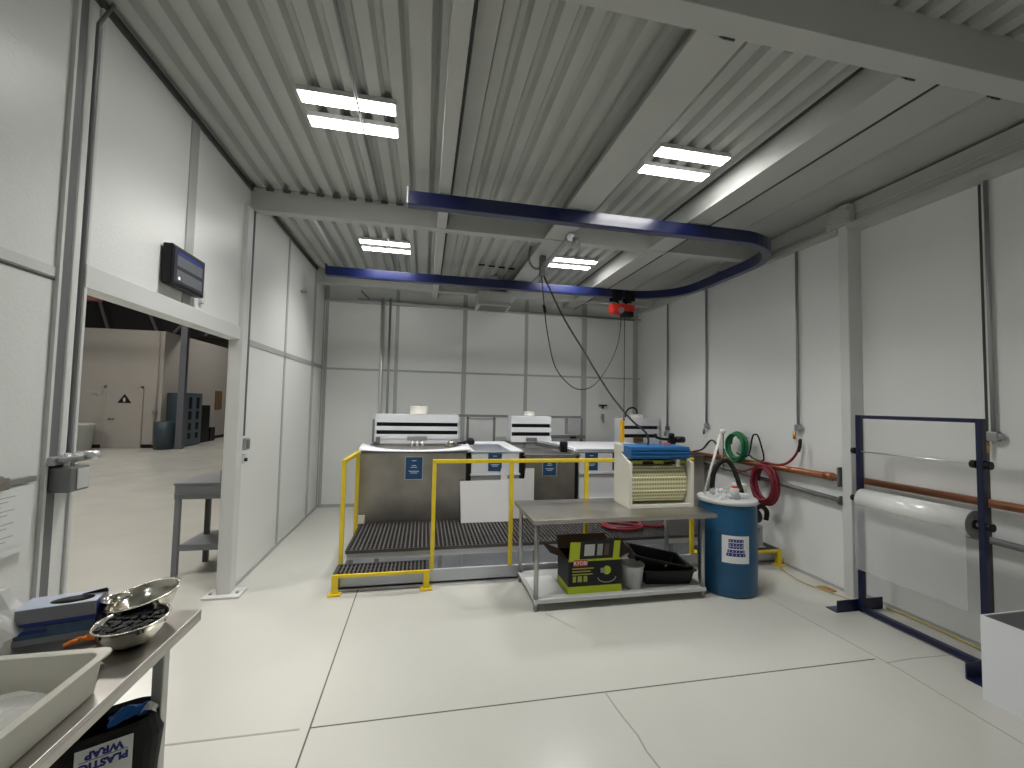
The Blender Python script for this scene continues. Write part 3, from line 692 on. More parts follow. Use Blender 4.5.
# exhaust hoods with dark slots
def hood(x0, x1, y, z0, z1, label, slots, cap, thin=.0):
    t = thing('exhaust_hood', label, 'exhaust hood', ((x0+x1)/2, y+.15, z0))
    # front face built of strips so the slots are real openings
    g = G(); zs = [z0] + [v for s in slots for v in s] + [z1]
    for k in range(0, len(zs), 2): g.box(x0, x1, y, y+.012, zs[k], zs[k+1])
    for a, b in slots: g.box(x0, x0+.012, y, y+.012, a, b); g.box(x1-.012, x1, y, y+.012, a, b)
    g.box(x0, x1, y+.30, y+.312, z0, z1); g.box(x0, x0+.012, y+.012, y+.30, z0, z1); g.box(x1-.012, x1, y+.012, y+.30, z0, z1); g.box(x0, x1, y, y+.312, z1, z1+.012); g.box(x0, x1, y, y+.312, z0-.012, z0)
    obj('casing', g, X['whitep'], t, .002)
    g = G(); g.box(x0+.014, x1-.014, y+.05, y+.07, z0+.02, z1-.02); obj('slot_interior', g, X['black'], t)
    if cap:
        cx, r, h = cap; g = G(); g.lathe([(0, z1+.012), (r*1.06, z1+.012), (r*1.06, z1+.03), (r, z1+.032), (r, z1+h-.012), (r*.97, z1+h), (0, z1+h)], (cx, y+.15), 32); obj('duct_collar', g, X['cream'], t)
    return t
h1 = hood(-.715, .53, 6.65, 1.20, 1.545, 'wide white exhaust hood with two dark slots behind the big steel tank', [(1.257, 1.315), (1.378, 1.435)], (-.085, .135, .145))
g = G(); g.box(-.65, .47, 6.66, 6.68, 1.10, 1.19); obj('splash_skirt', g, X['whitep'], h1)
g = G(); g.box(-.76, -.735, 6.66, 6.70, 1.10, 1.48); g.box(-.70, -.64, 6.60, 6.64, 1.11, 1.22); obj('side_bracket', g, X['dgalv'], h1)
t = thing('spray_manifold', 'small metal manifold with three downward nozzles at the hood centre', 'manifold', (-.08, 6.55, 1.08))
g = G(); g.box(-.24, .05, 6.50, 6.60, 1.17, 1.235); obj('manifold_box', g, X['galv'], t, .008)
for k in range(3):
    g = G(); x = -.165+k*.075; g.tube([(x, 6.52, 1.17), (x, 6.49, 1.06)], .02, 10); obj('nozzle', g, X['chrome'], t)
g = G(); g.lathe([(0, 1.10), (.05, 1.10), (.055, 1.16), (.03, 1.19), (0, 1.19)], (.40, 6.35), 16); g.box(.30, .52, 6.34, 6.37, 1.10, 1.13); tag(obj('valve', g, X['steel']), 'small metal valve at the right end of the big tank hood', 'valve')
g = G(); g.tube([(.50, 6.3, 1.14), (.72, 6.3, 1.19)], .03, 12); g.lathe([(0, 1.14), (.05, 1.14), (.065, 1.18), (.04, 1.23), (0, 1.24)], (.68, 6.25), 14); tag(obj('black_valve', g, X['black']), 'black rounded valve between the big steel tank and white rinse tank', 'valve')

# white rinse tank 1
t = thing('rinse_tank', 'white plastic rinse tank beside the big steel tank with dark blue label', 'tank', (.92, 6.0, .03))
tank(.60, 1.21, YT, 6.62, .03, 1.12, X['whitep'], t)
flared_rim(.60, 1.21, YT, 6.62, 1.12, t, X['whitep'], .055, .03, .06)
g = G(); g.box(.585, 1.225, YT-.03, YT, .845, .868); obj('stiffening_rib', g, X['whitep'], t)
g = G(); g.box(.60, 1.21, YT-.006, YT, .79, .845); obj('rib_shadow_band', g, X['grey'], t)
label_plate(t, .81, .985, YT-.001, .895, 1.12, False)
for x in (.565, 1.262):
    g = G(); g.box(x-.028, x+.028, YT+.02, YT+.08, .60, 1.12); tag(obj('rubber_seal', g, X['black']), 'black vertical strip between tanks at the %s edge of the rinse tank' % ('left' if x < 1 else 'right'), 'seal')
# steel tank 2
t = thing('steel_tank', 'smaller stainless steel tank in the middle of the row', 'tank', (1.63, 6.0, .03))
tank(1.30, 1.97, YT, 6.62, .03, 1.06, X['tank_steel'], t)
g = G(); g.box(1.29, 1.985, YT-.02, YT+.03, 1.05, 1.085); g.box(1.29, 1.985, YT, 6.62, 1.04, 1.055); obj('top_flange', g, X['tank_steel'], t, .003)
label_plate(t, 1.53, 1.71, YT-.001, .83, 1.075)
g = G(); g.box(1.27, 2.04, YT-.025, YT+.03, 1.085, 1.10); obj('rim_shadow_strip', g, X['dgalv'], t)  # thin dark strip painting a shadow line along the tank rim
h2 = hood(1.37, 2.04, 6.65, 1.15, 1.545, 'square white exhaust hood with two dark slots behind the middle steel tank', [(1.24, 1.30), (1.378, 1.435)], (1.70, .085, .085))
g = G(); g.box(1.62, 1.79, 6.60, 6.65, 1.16, 1.215); obj('nozzle_block', g, X['dgalv'], h2, .004)
# items on tank 2
t = thing('tank_fixture', 'metal rack with black motor lying across the middle steel tank', 'fixture', (1.9, 5.95, 1.085))
g = G(); g.hexa([(1.68, 6.3, 1.12), (1.82, 6.3, 1.12), (1.97, 5.75, 1.12), (1.87, 5.75, 1.12)], [(1.68, 6.3, 1.18), (1.82, 6.3, 1.18), (1.97, 5.75, 1.16), (1.87, 5.75, 1.16)]); obj('frame_bar', g, X['steel_leg'], t)
g = G(); g.box(1.885, 1.985, 5.66, 5.74, 1.09, 1.235); obj('motor', g, X['black'], t, .012)
# white rinse tank 2 (long)
t = thing('rinse_tank', 'long white plastic rinse tank with two dark blue labels behind the table', 'tank', (2.7, 6.0, .03))
tank(2.03, 3.30, YT, 6.62, .03, 1.12, X['whitep'], t)
flared_rim(2.03, 3.30, YT, 6.62, 1.12, t, X['whitep'], .055, .03, .06)
g = G(); g.box(2.03, 3.30, YT-.02, YT, .845, .868); g.box(2.03, 3.30, YT-.04, YT, .50, .53); obj('stiffening_rib', g, X['whitep'], t)
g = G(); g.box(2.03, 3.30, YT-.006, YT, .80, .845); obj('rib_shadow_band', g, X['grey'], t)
label_plate(t, 2.11, 2.29, YT-.001, .89, 1.12, False); label_plate(t, 2.50, 2.68, YT-.001, .89, 1.12, False)
g = G(); g.box(2.05, 3.28, 5.55, 6.6, 1.135, 1.15); obj('tank_cover', g, X['whitep'], t)
g = G(); g.box(1.985, 2.02, YT+.02, YT+.07, .40, 1.10); tag(obj('rubber_seal', g, X['black']), 'thin black strip between the middle steel tank and the long rinse tank', 'seal')
# third tank & hood
t = thing('end_tank', 'pale tank at the right end of the row under the third hood', 'tank', (3.6, 6.0, .03))
tank(3.32, 3.90, YT, 6.62, .03, 1.08, X['tank_steel'], t)
h3 = hood(3.30, 3.99, 6.65, 1.12, 1.53, 'white exhaust hood with two dark slots at the right corner', [(1.22, 1.28), (1.365, 1.422)], (3.63, .11, .085))
g = G(); g.box(3.50, 3.66, 6.60, 6.65, 1.15, 1.23); obj('nozzle_block', g, X['card'], h3, .004)
pipe('black_hose', [(3.42, 6.78, 1.56), (3.42, 6.78, 1.62), (3.47, 6.78, 1.70), (3.55, 6.78, 1.73), (3.62, 6.78, 1.70), (3.64, 6.78, 1.62)], .014, X['rubber'], 'short black hose arching over the right corner hood', 'hose', 8)
# rear duct rail & frames
t = thing('rear_pipe_rack', 'grey pipe rack with hanging panels behind the tanks', 'rack', (1.6, 7.1, 1.1))
g = G(); g.box(.52, 2.72, 7.08, 7.14, 1.52, 1.56); obj('top_bar', g, X['dgalv'], t)
g = G(); g.box(2.14, 2.78, 7.02, 7.12, 1.17, 1.225); obj('lower_bar', g, X['dgalv'], t)
for x in (.72, 1.17, 2.10, 2.74): 
    g = G(); g.box(x-.02, x+.02, 7.10, 7.13, .03, 1.52); obj('upright', g, X['dgalv'], t)
g = G(); g.box(.75, 1.15, 7.11, 7.12, 1.08, 1.50); obj('pale_panel', g, X['lgrey'], t)
g = G(); g.box(2.46, 2.70, 7.03, 7.20, 1.24, 1.52); obj('duct_box', g, X['grey'], t, .006)
g = G(); g.box(2.50, 2.60, 6.98, 7.02, 1.17, 1.21); obj('clamp', g, X['black'], t)
t = thing('wall_crank', 'small black T-handled crank on the back wall', 'crank', (3.36, 7.42, 1.45))
g = G(); g.box(3.20, 3.36, 7.40, 7.43, 1.745, 1.775); g.box(3.265, 3.295, 7.40, 7.43, 1.70, 1.75); obj('tee_handle', g, X['black'], t, .004)
g = G(); g.tube([(3.28, 7.41, 1.60), (3.28, 7.41, 1.50)], .02, 8); g.tube([(3.29, 7.41, 1.50), (3.30, 7.41, 1.44)], .012, 8); obj('shaft', g, X['dgalv'], t)

# white sheets leaning
g = G(); g.hexa([(.47, 5.17, .302), (1.06, 5.17, .302), (1.06, 5.182, .302), (.47, 5.182, .302)], [(.455, 5.27, .785), (1.06, 5.27, .785), (1.06, 5.282, .785), (.455, 5.282, .785)])
tag(obj('white_sheet', g, X['sheet']), 'square white plastic sheet leaning against the rinse tank, in front', 'sheet')
g = G(); g.prism([(.97, .302), (1.405, .302), (1.405, .93), (1.29, .93), (1.275, .80), (1.055, .80), (1.045, .93), (.97, .93)], 5.288, 5.297, 'y')
tag(obj('white_sheet', g, X['sheet']), 'notched white plastic sheet leaning behind the square one', 'sheet')

# hose on grating under the table
pts = []
for k in range(64):
    a = 2*PI*k/26; w = k/26; pts.append((2.36+.25*math.cos(a)*(1-.08*w), 4.74+.22*math.sin(a)*(1-.1*w), .322+.016*w))
pts += [(2.75, 4.62, .33), (3.0, 4.85, .322), (3.3, 5.15, .322)]
g = G(); g.tube(curve(pts, 3), .018, 8); tag(obj('floor_hose', g, X['redhose']), 'dark red hose coiled on the grating, seen below the table top', 'hose')

# ================================================================== STEEL TABLE
t = thing('steel_table', 'stainless steel work table with lower shelf in front of the platform', 'table', (1.8, 3.93, 0))
g = G(); g.box(.915, 2.67, 3.46, 4.19, .762, .780); g.box(.915, 2.67, 3.46, 3.47, .742, .765); g.box(.915, .925, 3.46, 4.19, .742, .765); g.box(2.66, 2.67, 3.46, 4.19, .742, .765); g.box(.915, 2.67, 4.18, 4.19, .742, .765)
obj('tabletop', g, X['steel'], t, .003)
g = G(); g.box(.95, 2.59, 3.52, 4.15, .082, .10); g.box(.95, 2.59, 3.512, 3.522, .066, .10); obj('shelf', g, X['lgrey'], t, .002)
for x, y in ((.972, 3.535), (2.567, 3.535), (.972, 4.13), (2.567, 4.13)):
    g = G(); g.tube([(x, y, .04), (x, y, .762)], .021, 14); lg = obj('leg', g, X['steel_leg'], t)
    g = G(); g.lathe([(0, 0), (.014, 0), (.020, .02), (.020, .045), (0, .045)], (x, y), 14); obj('foot', g, X['dgalv'], lg)

# plating machine on table
t = thing('plating_machine', 'white tabletop plating machine with blue lid and cream perforated barrel', 'machine', (2.27, 3.93, .78))
x0, x1, y0, y1, z0, z1 = 1.925, 2.605, 3.735, 4.06, .781, 1.215
g = G(); g.prism([(y0, z0), (y1, z0), (y1, 1.30), (y0+.22, 1.30), (y0, z1)], x0, x0+.022, 'x'); g.prism([(y0, z0), (y1, z0), (y1, 1.30), (y0+.22, 1.30), (y0, z1)], x1-.022, x1, 'x')
g.box(x0+.022, x1-.022, y1-.02, y1, z0, 1.33); g.box(x0+.022, x1-.022, y0, y1-.02, z0, z0+.02); g.box(x0, x1, y0-.01, y0+.005, z0, z0+.035)
g.box(x0-.004, x0+.03, y0-.012, y0, z0, z1); g.box(x1-.03, x1+.004, y0-.012, y0, z0, z1)
obj('housing', g, X['cream'], t, .003)
# barrel: ten-sided drum with UVs for its rows of holes
bm = bmesh.new(); uv = bm.loops.layers.uv.new('UVMap'); ns = 10; rr = .205; cy, cz = 3.905, 1.0
A = [bm.verts.new((x0+.045, cy+rr*.70*math.cos(2*PI*(k+.5)/ns), cz+rr*math.sin(2*PI*(k+.5)/ns))) for k in range(ns)]
B = [bm.verts.new((x1-.045, cy+rr*.70*math.cos(2*PI*(k+.5)/ns), cz+rr*math.sin(2*PI*(k+.5)/ns))) for k in range(ns)]
for k in range(ns):
    j = (k+1) % ns; f = bm.faces.new([A[k], B[k], B[j], A[j]])
    for lp, c in zip(f.loops, ((0, 0), (1, 0), (1, 1), (0, 1))): lp[uv].uv = c
bm.faces.new(A[::-1]); bm.faces.new(B)
g = G(); g.bm.free(); g.bm = bm; obj('barrel', g, X['perf'], t)
g = G()
for k in range(ns):
    a = 2*PI*(k+.5)/ns; yy = cy+rr*.70*1.0*math.cos(a); zz = cz+rr*1.0*math.sin(a); g.tube([(x0+.045, yy, zz), (x1-.045, yy, zz)], .0032, 6)
obj('barrel_stave', g, mat('drum_ridge', (.74, .71, .48), .45), t)
g = G(); g.box(x0+.03, x1-.03, y0+.06, y0+.08, 1.195, 1.225); obj('drum_bar', g, X['paleyel'], t)
g = G(); g.box(2.10, 2.20, y0+.03, y0+.06, 1.19, 1.215); obj('bearing', g, X['black'], t)
g = G(); g.box(2.33, 2.43, y0+.03, y0+.06, 1.19, 1.215); obj('bearing', g, X['black'], t)
g = G(); g.box(2.44, 2.475, y0+.02, y0+.09, 1.17, 1.24); obj('drive_block', g, X['cream'], t)
g = G(); g.box(x0+.02, x1-.035, y0+.0, y1+.01, 1.25, 1.362)
for k in range(3): g.box(x0+.016, x1-.03, y0-.008, y0+.0, 1.265+k*.034, 1.278+k*.034)
obj('lid', g, X['lidblue'], t, .004)
g = G(); g.box(x0-.003, x0+.019, y0+.15, y1, 1.301, 1.37); obj('hinge_cover', g, X['cream'], t, .004)
g = G(); g.box(2.44, 2.56, 3.90, 4.0, 1.362, 1.378); obj('white_tray', g, X['whitep'], t)
g = G(); g.tube([(2.53, 3.92, 1.42), (2.63, 3.92, 1.42)], .032, 14); g.box(2.46, 2.52, 3.89, 3.95, 1.378, 1.44); g.lathe([(0, 1.44), (.028, 1.44), (.03, 1.48), (0, 1.49)], (2.49, 3.92), 14)
g.tube(curve([(2.46, 3.92, 1.42), (2.36, 3.90, 1.43), (2.29, 3.88, 1.45), (2.28, 3.88, 1.48)]), .014, 8); obj('plug_connector', g, X['black'], t)
g = G(); g.box(2.38, 2.45, 3.88, 3.93, 1.362, 1.39); obj('pink_grip', g, mat('pink_plastic', (.5, .2, .3), .5), t)

# tool box carton
t = thing('tool_carton', 'open black and lime power tool carton on the table shelf', 'carton', (1.53, 3.72, .10))
x0, x1, y0, y1 = 1.275, 1.775, 3.575, 3.88
g = G(); w = .006; z0, z1 = .10, .395
g.box(x0, x1, y0, y0+w, z0, z1); g.box(x0, x1, y1-w, y1, z0, z1); g.box(x0, x0+w, y0+w, y1-w, z0, z1); g.box(x1-w, x1, y0+w, y1-w, z0, z1); g.box(x0+w, x1-w, y0+w, y1-w, z0, z0+w)
obj('carton_body', g, X['boxblk'], t)
g = G(); g.box(x0-.002, x1+.001, y0-.002, y0, z0, z0+.062); g.box(x0-.002, x0, y0, y1, z0, z0+.062); g.box(x0, x1, y0-.002, y0, z1-.018, z1); obj('lime_band', g, X['lime'], t)
g = G(); g.hexa([(x0, y0, z1), (x1, y0, z1), (x1, y0+.006, z1), (x0, y0+.006, z1)], [(x0+.005, y0-.03, z1+.165), (x1-.01, y0-.03, z1+.165), (x1-.01, y0-.024, z1+.165), (x0+.005, y0-.024, z1+.165)]); fl = obj('front_flap', g, X['boxblk'], t)
for a, b in ((x0+.004, x0+.10), (x1-.085, x1-.025)):
    g = G(); g.hexa([(a, y0-.002, z1), (b, y0-.002, z1), (b, y0, z1), (a, y0, z1)], [(a, y0-.031, z1+.160), (b, y0-.031, z1+.160), (b, y0-.029, z1+.160), (a, y0-.029, z1+.160)])
    obj('lime_stripe', g, X['lime'], fl)
for k, (a, b, mm) in enumerate(((x0+.14, x0+.235, 'lgrey'), (x0+.26, x0+.31, 'grey'), (x0+.33, x0+.37, 'card'))):
    g = G(); g.hexa([(a, y0-.0085, z1+.03), (b, y0-.0085, z1+.03), (b, y0-.006, z1+.03), (a, y0-.006, z1+.03)], [(a, y0-.028, z1+.135), (b, y0-.028, z1+.135), (b, y0-.025, z1+.135), (a, y0-.025, z1+.135)]); obj('printed_picture', g, X[mm], fl)
g = G(); g.hexa([(x0, y1-.006, z1), (x1, y1-.006, z1), (x1, y1, z1), (x0, y1, z1)], [(x0+.0, y1+.05, z1+.11), (x1, y1+.05, z1+.11), (x1, y1+.056, z1+.11), (x0, y1+.056, z1+.11)]); obj('back_flap', g, X['card'], t)
g = G(); g.hexa([(x0, y0+.01, z1), (x0+.006, y0+.01, z1), (x0+.006, y1, z1), (x0, y1, z1)], [(x0-.16, y0+.03, z1+.06), (x0-.155, y0+.03, z1+.066), (x0-.155, y1, z1+.066), (x0-.16, y1, z1+.06)]); obj('side_flap', g, X['card'], t)
g = G(); g.hexa([(x1-.006, y0+.01, z1), (x1, y0+.01, z1), (x1, y1, z1), (x1-.006, y1, z1)], [(x1+.115, y0+.06, z1+.02), (x1+.12, y0+.06, z1+.026), (x1+.12, y1, z1+.086), (x1+.115, y1, z1+.08)]); obj('side_flap', g, X['card'], t)
g = G(); g.box(x0+.045, x0+.175, y0-.004, y0-.001, z1-.058, z1-.006); lg = obj('logo_patch', g, X['red'], t)
text('RYOBI', .045, at_front(x0+.11, y0-.0045, z1-.033), X['ink'], lg, 'logo_lettering', bold=.001)
g = G()
for k, w2 in enumerate((.20, .17, .19)): g.box(x0+.035, x0+.035+w2, y0-.0025, y0-.001, z1-.085-k*.025, z1-.075-k*.025)
g.box(x0+.04, x0+.07, y0-.0025, y0-.001, z0+.10, z0+.15); g.box(x0+.085, x0+.125, y0-.0025, y0-.001, z0+.10, z0+.15); g.box(x0+.14, x0+.175, y0-.0025, y0-.001, z0+.10, z0+.15)
obj('printed_text', g, X['paleyel'], t)
g = G(); g.lathe([(0, 0), (.038, 0)], (0, 0), 24); g.xf(Matrix.Translation((x0+.36, y0-.0022, z0+.19)) @ FRONT)
obj('printed_tool', g, X['lime'], t)
g = G(); g.tube([(x0+.36+.085*math.cos(a), y0-.002, z0+.13+.045*math.sin(a)) for a in [PI+PI*k/10 for k in range(11)]], .004, 6); g.box(x0+.30, x0+.345, y0-.0024, y0-.001, z0+.17, z0+.21); obj('printed_tool', g, X['grey'], t)
# white bucket
t = thing('white_bucket', 'small white plastic tub beside the tool carton on the shelf', 'bucket', (1.93, 3.66, .10))
g = G(); g.lathe([(0, .101), (.088, .101), (.108, .285), (.114, .285), (.114, .30), (.102, .30), (.083, .108), (0, .108)], (1.925, 3.67), 36); obj('tub', g, X['lgrey'], t)
# black trays
t = thing('black_tray', 'large black plastic trays nested crookedly on the table shelf', 'tray', (2.33, 3.78, .10))
def tray(g, cx, cy, w, d, h, z, rz, th=.012, flare=.03):
    mt = Matrix.Translation((cx, cy, z)) @ Matrix.Rotation(rz, 4, 'Z'); n0 = len(g.bm.verts)
    def ring(w, d, z, c=.03):
        P = []
        for sx, sy in ((1, 1), (-1, 1), (-1, -1), (1, -1)):
            a0 = math.atan2(sy, sx)-PI/4
            for k in range(4):
                a = a0+PI/2*k/3; P.append((sx*(w/2-c)+c*math.cos(a), sy*(d/2-c)+c*math.sin(a), z))
        return [g.bm.verts.new(p) for p in P]
    R = [ring(w-2*flare, d-2*flare, 0), ring(w, d, h), ring(w+.03, d+.03, h), ring(w+.03, d+.03, h-.012+.02), ring(w-.02, d-.02, h+.006), ring(w-2*flare-2*th, d-2*flare-2*th, th)]
    g.bm.faces.new(R[0][::-1])
    for a, b in zip(R, R[1:]):
        for k in range(16): g.bm.faces.new([a[k], a[(k+1) % 16], b[(k+1) % 16], b[k]])
    g.bm.faces.new(R[-1])
    g.bm.verts.ensure_lookup_table()
    for v in g.bm.verts[n0:]: v.co = mt @ v.co
g = G(); tray(g, 2.30, 3.80, .50, .40, .13, .101, -.12); obj('lower_tray', g, X['black'], t)
g = G(); tray(g, 0, 0, .50, .36, .10, 0, 0); g.xf(Matrix.Translation((2.25, 3.83, .205)) @ Matrix.Rotation(-.25, 4, 'Z') @ Matrix.Rotation(.17, 4, 'Y')); obj('upper_tray', g, X['black'], t)
g = G(); g.tube([(2.26, 3.66, .255), (2.27, 3.65, .275)], .010, 8); obj('knob', g, X['lgrey'], t)
# towel / paper on the shelf
g = G(); g.box(.99, 1.25, 3.56, 3.98, .1, .106, rz=.05); tag(obj('white_liner', g, X['paper']), 'flat white paper on the left end of the table shelf', 'paper')

# ================================================================== BLUE DRUM
t = thing('blue_drum', 'blue plastic drum standing at the right end of the table', 'drum', (2.95, 3.69, 0))
c = (2.95, 3.69)
g = G(); prof = [(0, 0), (.262, 0), (.275, .015), (.283, .06), (.286, .28), (.290, .30), (.290, .33), (.286, .35), (.286, .56), (.290, .58), (.290, .61), (.286, .63), (.281, .80), (.27, .845), (.275, .855), (.275, .875), (.262, .875), (.258, .85), (0, .85)]
g.lathe([(r*.925, z) for r, z in prof], c, 56); obj('drum_body', g, X['drum'], t)
g = G(); g.lathe([(.250, .845), (.268, .845), (.272, .86), (.268, .879), (.250, .881)], c, 56); obj('rim_ring', g, X['lgrey'], t)
a0 = math.atan2(-c[1], -c[0])+.02
def on_drum(a, r, z): return (c[0]+r*math.cos(a), c[1]+r*math.sin(a), z)
def patch(g, a1, a2, z0, z1, r, n=8):
    L = [(g.bm.verts.new(on_drum(a1+(a2-a1)*k/n, r, z0)), g.bm.verts.new(on_drum(a1+(a2-a1)*k/n, r, z1))) for k in range(n+1)]
    for p, q in zip(L, L[1:]): g.bm.faces.new([p[0], q[0], q[1], p[1]])
g = G(); patch(g, a0-.18, a0+.72, .325, .575, .2695, 14); pl = obj('paper_label', g, X['paper'], t)
for k, (w, z, h) in enumerate(((.105, .530, .020), (.105, .495, .020), (.105, .468, .010), (.12, .435, .018), (.135, .403, .022))):
    w *= 2.3; ac = a0+.27; g = G(); patch(g, ac-w, ac+w, z-h*.5-.004, z+h*.5+.004, .2702); g.bm.faces.ensure_lookup_table(); nf = len(g.bm.faces); n = 5
    for j in range(n):
        aa = ac-w+2*w*(j+.5)/n; patch(g, aa-.010, aa+.010, z-h*.4, z+h*.3, .2708, 1)
    g.bm.faces.ensure_lookup_table()
    for f_ in g.bm.faces[nf:]: f_.material_index = 1
    obj('printed_word', g, [X['signblue'], X['paper']], pl)
# drum top items
g = G(); g.lathe([(0, .885), (.23, .883), (.25, .881)], c, 40); tag(obj('drum_lid', g, X['lgrey']), 'pale lid lying on top of the blue drum', 'lid')
rnd = random.Random(4)
def crumple(cx, cy, z, w, d, h, n, m, seed, rz=0, name='plastic_bag'):
    rn = random.Random(seed); g = G(); V = []
    for j in range(n+1):
        row = []
        for i in range(n+1):
            u, v = i/n-.5, j/n-.5; e = max(0, 1-(abs(2*u)**2.5+abs(2*v)**2.5)/1.6)
            x = u*w+rn.uniform(-.3, .3)*w/n; y = v*d+rn.uniform(-.3, .3)*d/n
            zz = z+h*e*(.45+.55*rn.random())
            row.append(g.bm.verts.new((cx+x*math.cos(rz)-y*math.sin(rz), cy+x*math.sin(rz)+y*math.cos(rz), zz)))
        V.append(row)
    for j in range(n):
        for i in range(n):
            q = [V[j][i], V[j][i+1], V[j+1][i+1], V[j+1][i]]
            g.bm.faces.new([q[0], q[1], q[2]]); g.bm.faces.new([q[0], q[2], q[3]])
    return g
g = crumple(2.83, 3.64, .885, .20, .22, .12, 9, None, 11); tag(obj('plastic_wrap', g, X['haze']), 'crumpled clear plastic on the left of the drum lid', 'plastic')
def bottle(x, y, z, r, h, m, label, capm):
    t = thing('small_jar', label, 'jar', (x, y, z))
    g = G(); g.lathe([(0, z), (r, z), (r, z+h*.8), (r*.7, z+h*.88), (0, z+h*.88)], (x, y), 20); obj('jar_body', g, m, t)
    g = G(); g.lathe([(0, z+h*.88), (r*.75, z+h*.88), (r*.75, z+h), (0, z+h)], (x, y), 20); obj('cap', g, capm, t)
bottle(2.94, 3.57, .886, .04, .12, X['lgrey'], 'small pale jar with red cap on the drum lid', X['red'])
g = G(); g.box(3.00, 3.11, 3.57, 3.66, .886, .93); tag(obj('hose_block', g, X['whitep'], bev=.008), 'small white block gripping the black hose on the drum lid', 'block')
g = G(); g.box(3.07, 3.17, 3.67, 3.77, .886, 1.0); tag(obj('white_carton', g, X['cream'], bev=.008), 'white plastic canister at the right of the drum lid', 'canister')
pipe('corrugated_hose', [(2.87, 3.80, .89), (2.875, 3.80, 1.02), (2.90, 3.80, 1.12), (2.96, 3.79, 1.205), (3.03, 3.77, 1.215), (3.07, 3.73, 1.13), (3.075, 3.67, 1.0), (3.07, 3.63, .93)], .023, X['rubber'], 'thick black hose arching over the drum lid', 'hose', 12)
t = thing('dip_tube', 'white plastic stick leaning up out of the drum', 'stick', (2.78, 3.8, .9))
g = G(); g.tube([(2.775, 3.80, .89), (2.975, 3.80, 1.50)], .012, 10); obj('tube', g, X['cream'], t)
g = G(); g.tube([(2.955, 3.80, 1.51), (3.01, 3.80, 1.515)], .024, 12); obj('cap', g, X['cream'], t)
g = G(); g.tube([(3.0, 3.80, 1.49), (3.0, 3.80, 1.12)], .005, 6); obj('hanging_cord', g, X['redhose'], t)

# pump on the right step
t = thing('pump_motor', 'black motor on a grey bracket behind the blue drum', 'pump', (3.75, 4.25, .178))
g = G(); g.box(3.60, 3.84, 4.17, 4.34, .179, .195); g.box(3.78, 3.81, 4.18, 4.33, .195, .42); g.box(3.58, 3.81, 4.18, 4.33, .40, .425); obj('bracket', g, X['grey'], t, .004)
g = G(); g.tube([(3.56, 4.25, .52), (3.80, 4.25, .52)], .08, 20); g.tube([(3.66, 4.25, .58), (3.66, 4.25, .66)], .05, 12); g.tube(curve([(3.70, 4.22, .58), (3.80, 4.20, .64), (3.88, 4.20, .58), (3.87, 4.20, .48)]), .028, 8); obj('motor', g, X['black'], t, .006)
g = G(); g.box(3.62, 3.70, 4.12, 4.17, .179, .25); obj('pump_head', g, X['black'], t, .01)

# yellow hose along the right wall floor
pipe('floor_hose', [(3.9, 4.06, .01), (3.86, 3.95, .01), (3.80, 3.66, .01), (3.86, 3.45, .01), (3.92, 3.25, .01)], .006, X['yhose'], 'thin pale yellow hose on the floor from the right step to the column', 'hose', 6)
pipe('floor_hose', [(4.08, 3.08, .012), (4.10, 2.8, .012), (4.08, 2.45, .012), (4.05, 2.1, .012)], .010, X['yhose'], 'pale yellow hose on the floor behind the blue frame', 'hose', 6)
g = G(); g.box(3.86, 3.96, 3.44, 3.56, .0, .012); tag(obj('floor_bracket', g, X['brass']), 'small rust-coloured plate on the floor at the wall column foot', 'plate')

# ================================================================== FILM RACK
t = thing('film_rack', 'dark blue steel frame rack standing against the right wall', 'rack', (3.82, 2.67, 0))
PX, PY0, PY1 = 3.80, 2.225, 3.065
for y in (PY0, PY1):
    g = G(); g.box(PX-.022, PX+.022, y-.018, y+.018, .0, 1.715); obj('post', g, X['navy'], t, .003)
g = G(); g.box(PX-.02, PX+.02, PY0+.025, PY1-.025, 1.685, 1.715); obj('top_bar', g, X['navy'], t, .003)
g = G(); g.box(PX-.025, PX+.025, PY0+.025, PY1-.025, .012, .05); obj('bottom_bar', g, X['navy'], t, .003)
for y, y2 in ((PY0-.03, PY0-.12), (PY1+.02, PY1+.12)):
    g = G(); g.box(3.56, 4.05, y, y+.008, 0, .10); g.box(3.55, 4.05, min(y, y2), max(y, y2), 0, .008); obj('foot', g, X['navy'], t)
g = G(); g.tube([(PX, PY0-.05, 1.395), (PX, PY1+.07, 1.395)], .0065, 8); obj('guide_rod', g, X['chrome'], t)
g = G(); g.tube([(PX, PY0-.05, .975), (PX, PY1+.08, .975)], .014, 10); obj('roll_shaft', g, X['steel'], t)
for z, ys in ((1.395, (PY0-.036, PY0+.04, PY1+.045)), (.975, (PY0-.036, PY1+.055))):
    for y in ys:
        g = G(); g.tube([(PX, y-.016, z), (PX, y+.016, z)], .028, 14); obj('shaft_collar', g, X['black'], t)
t = thing('film_roll', 'large roll of translucent white plastic film on the blue frame', 'film roll', (PX, 2.68, .30))
RY0, RY1, RR = PY0+.045, PY1-.02, .095
g = G(); g.tube([(PX, RY0+.002, .975), (PX, RY1, .975)], RR, 48); obj('wound_film', g, X['film'], t)
bm = bmesh.new(); g = G()
for k in range(40):
    a, b = 2*PI*k/40, 2*PI*(k+1)/40
    vs = [g.bm.verts.new((PX+r*math.cos(q), RY0, .975+r*math.sin(q))) for r, q in ((.032, a), (RR*.99, a), (RR*.99, b), (.032, b))]; g.bm.faces.new(vs)
obj('roll_end', g, X['rolledge'], t)
g = G(); g.tube([(PX, RY0-.012, .975), (PX, RY0+.01, .975)], .032, 20); obj('core', g, X['black'], t)
g = G(); V = []; ny = 14
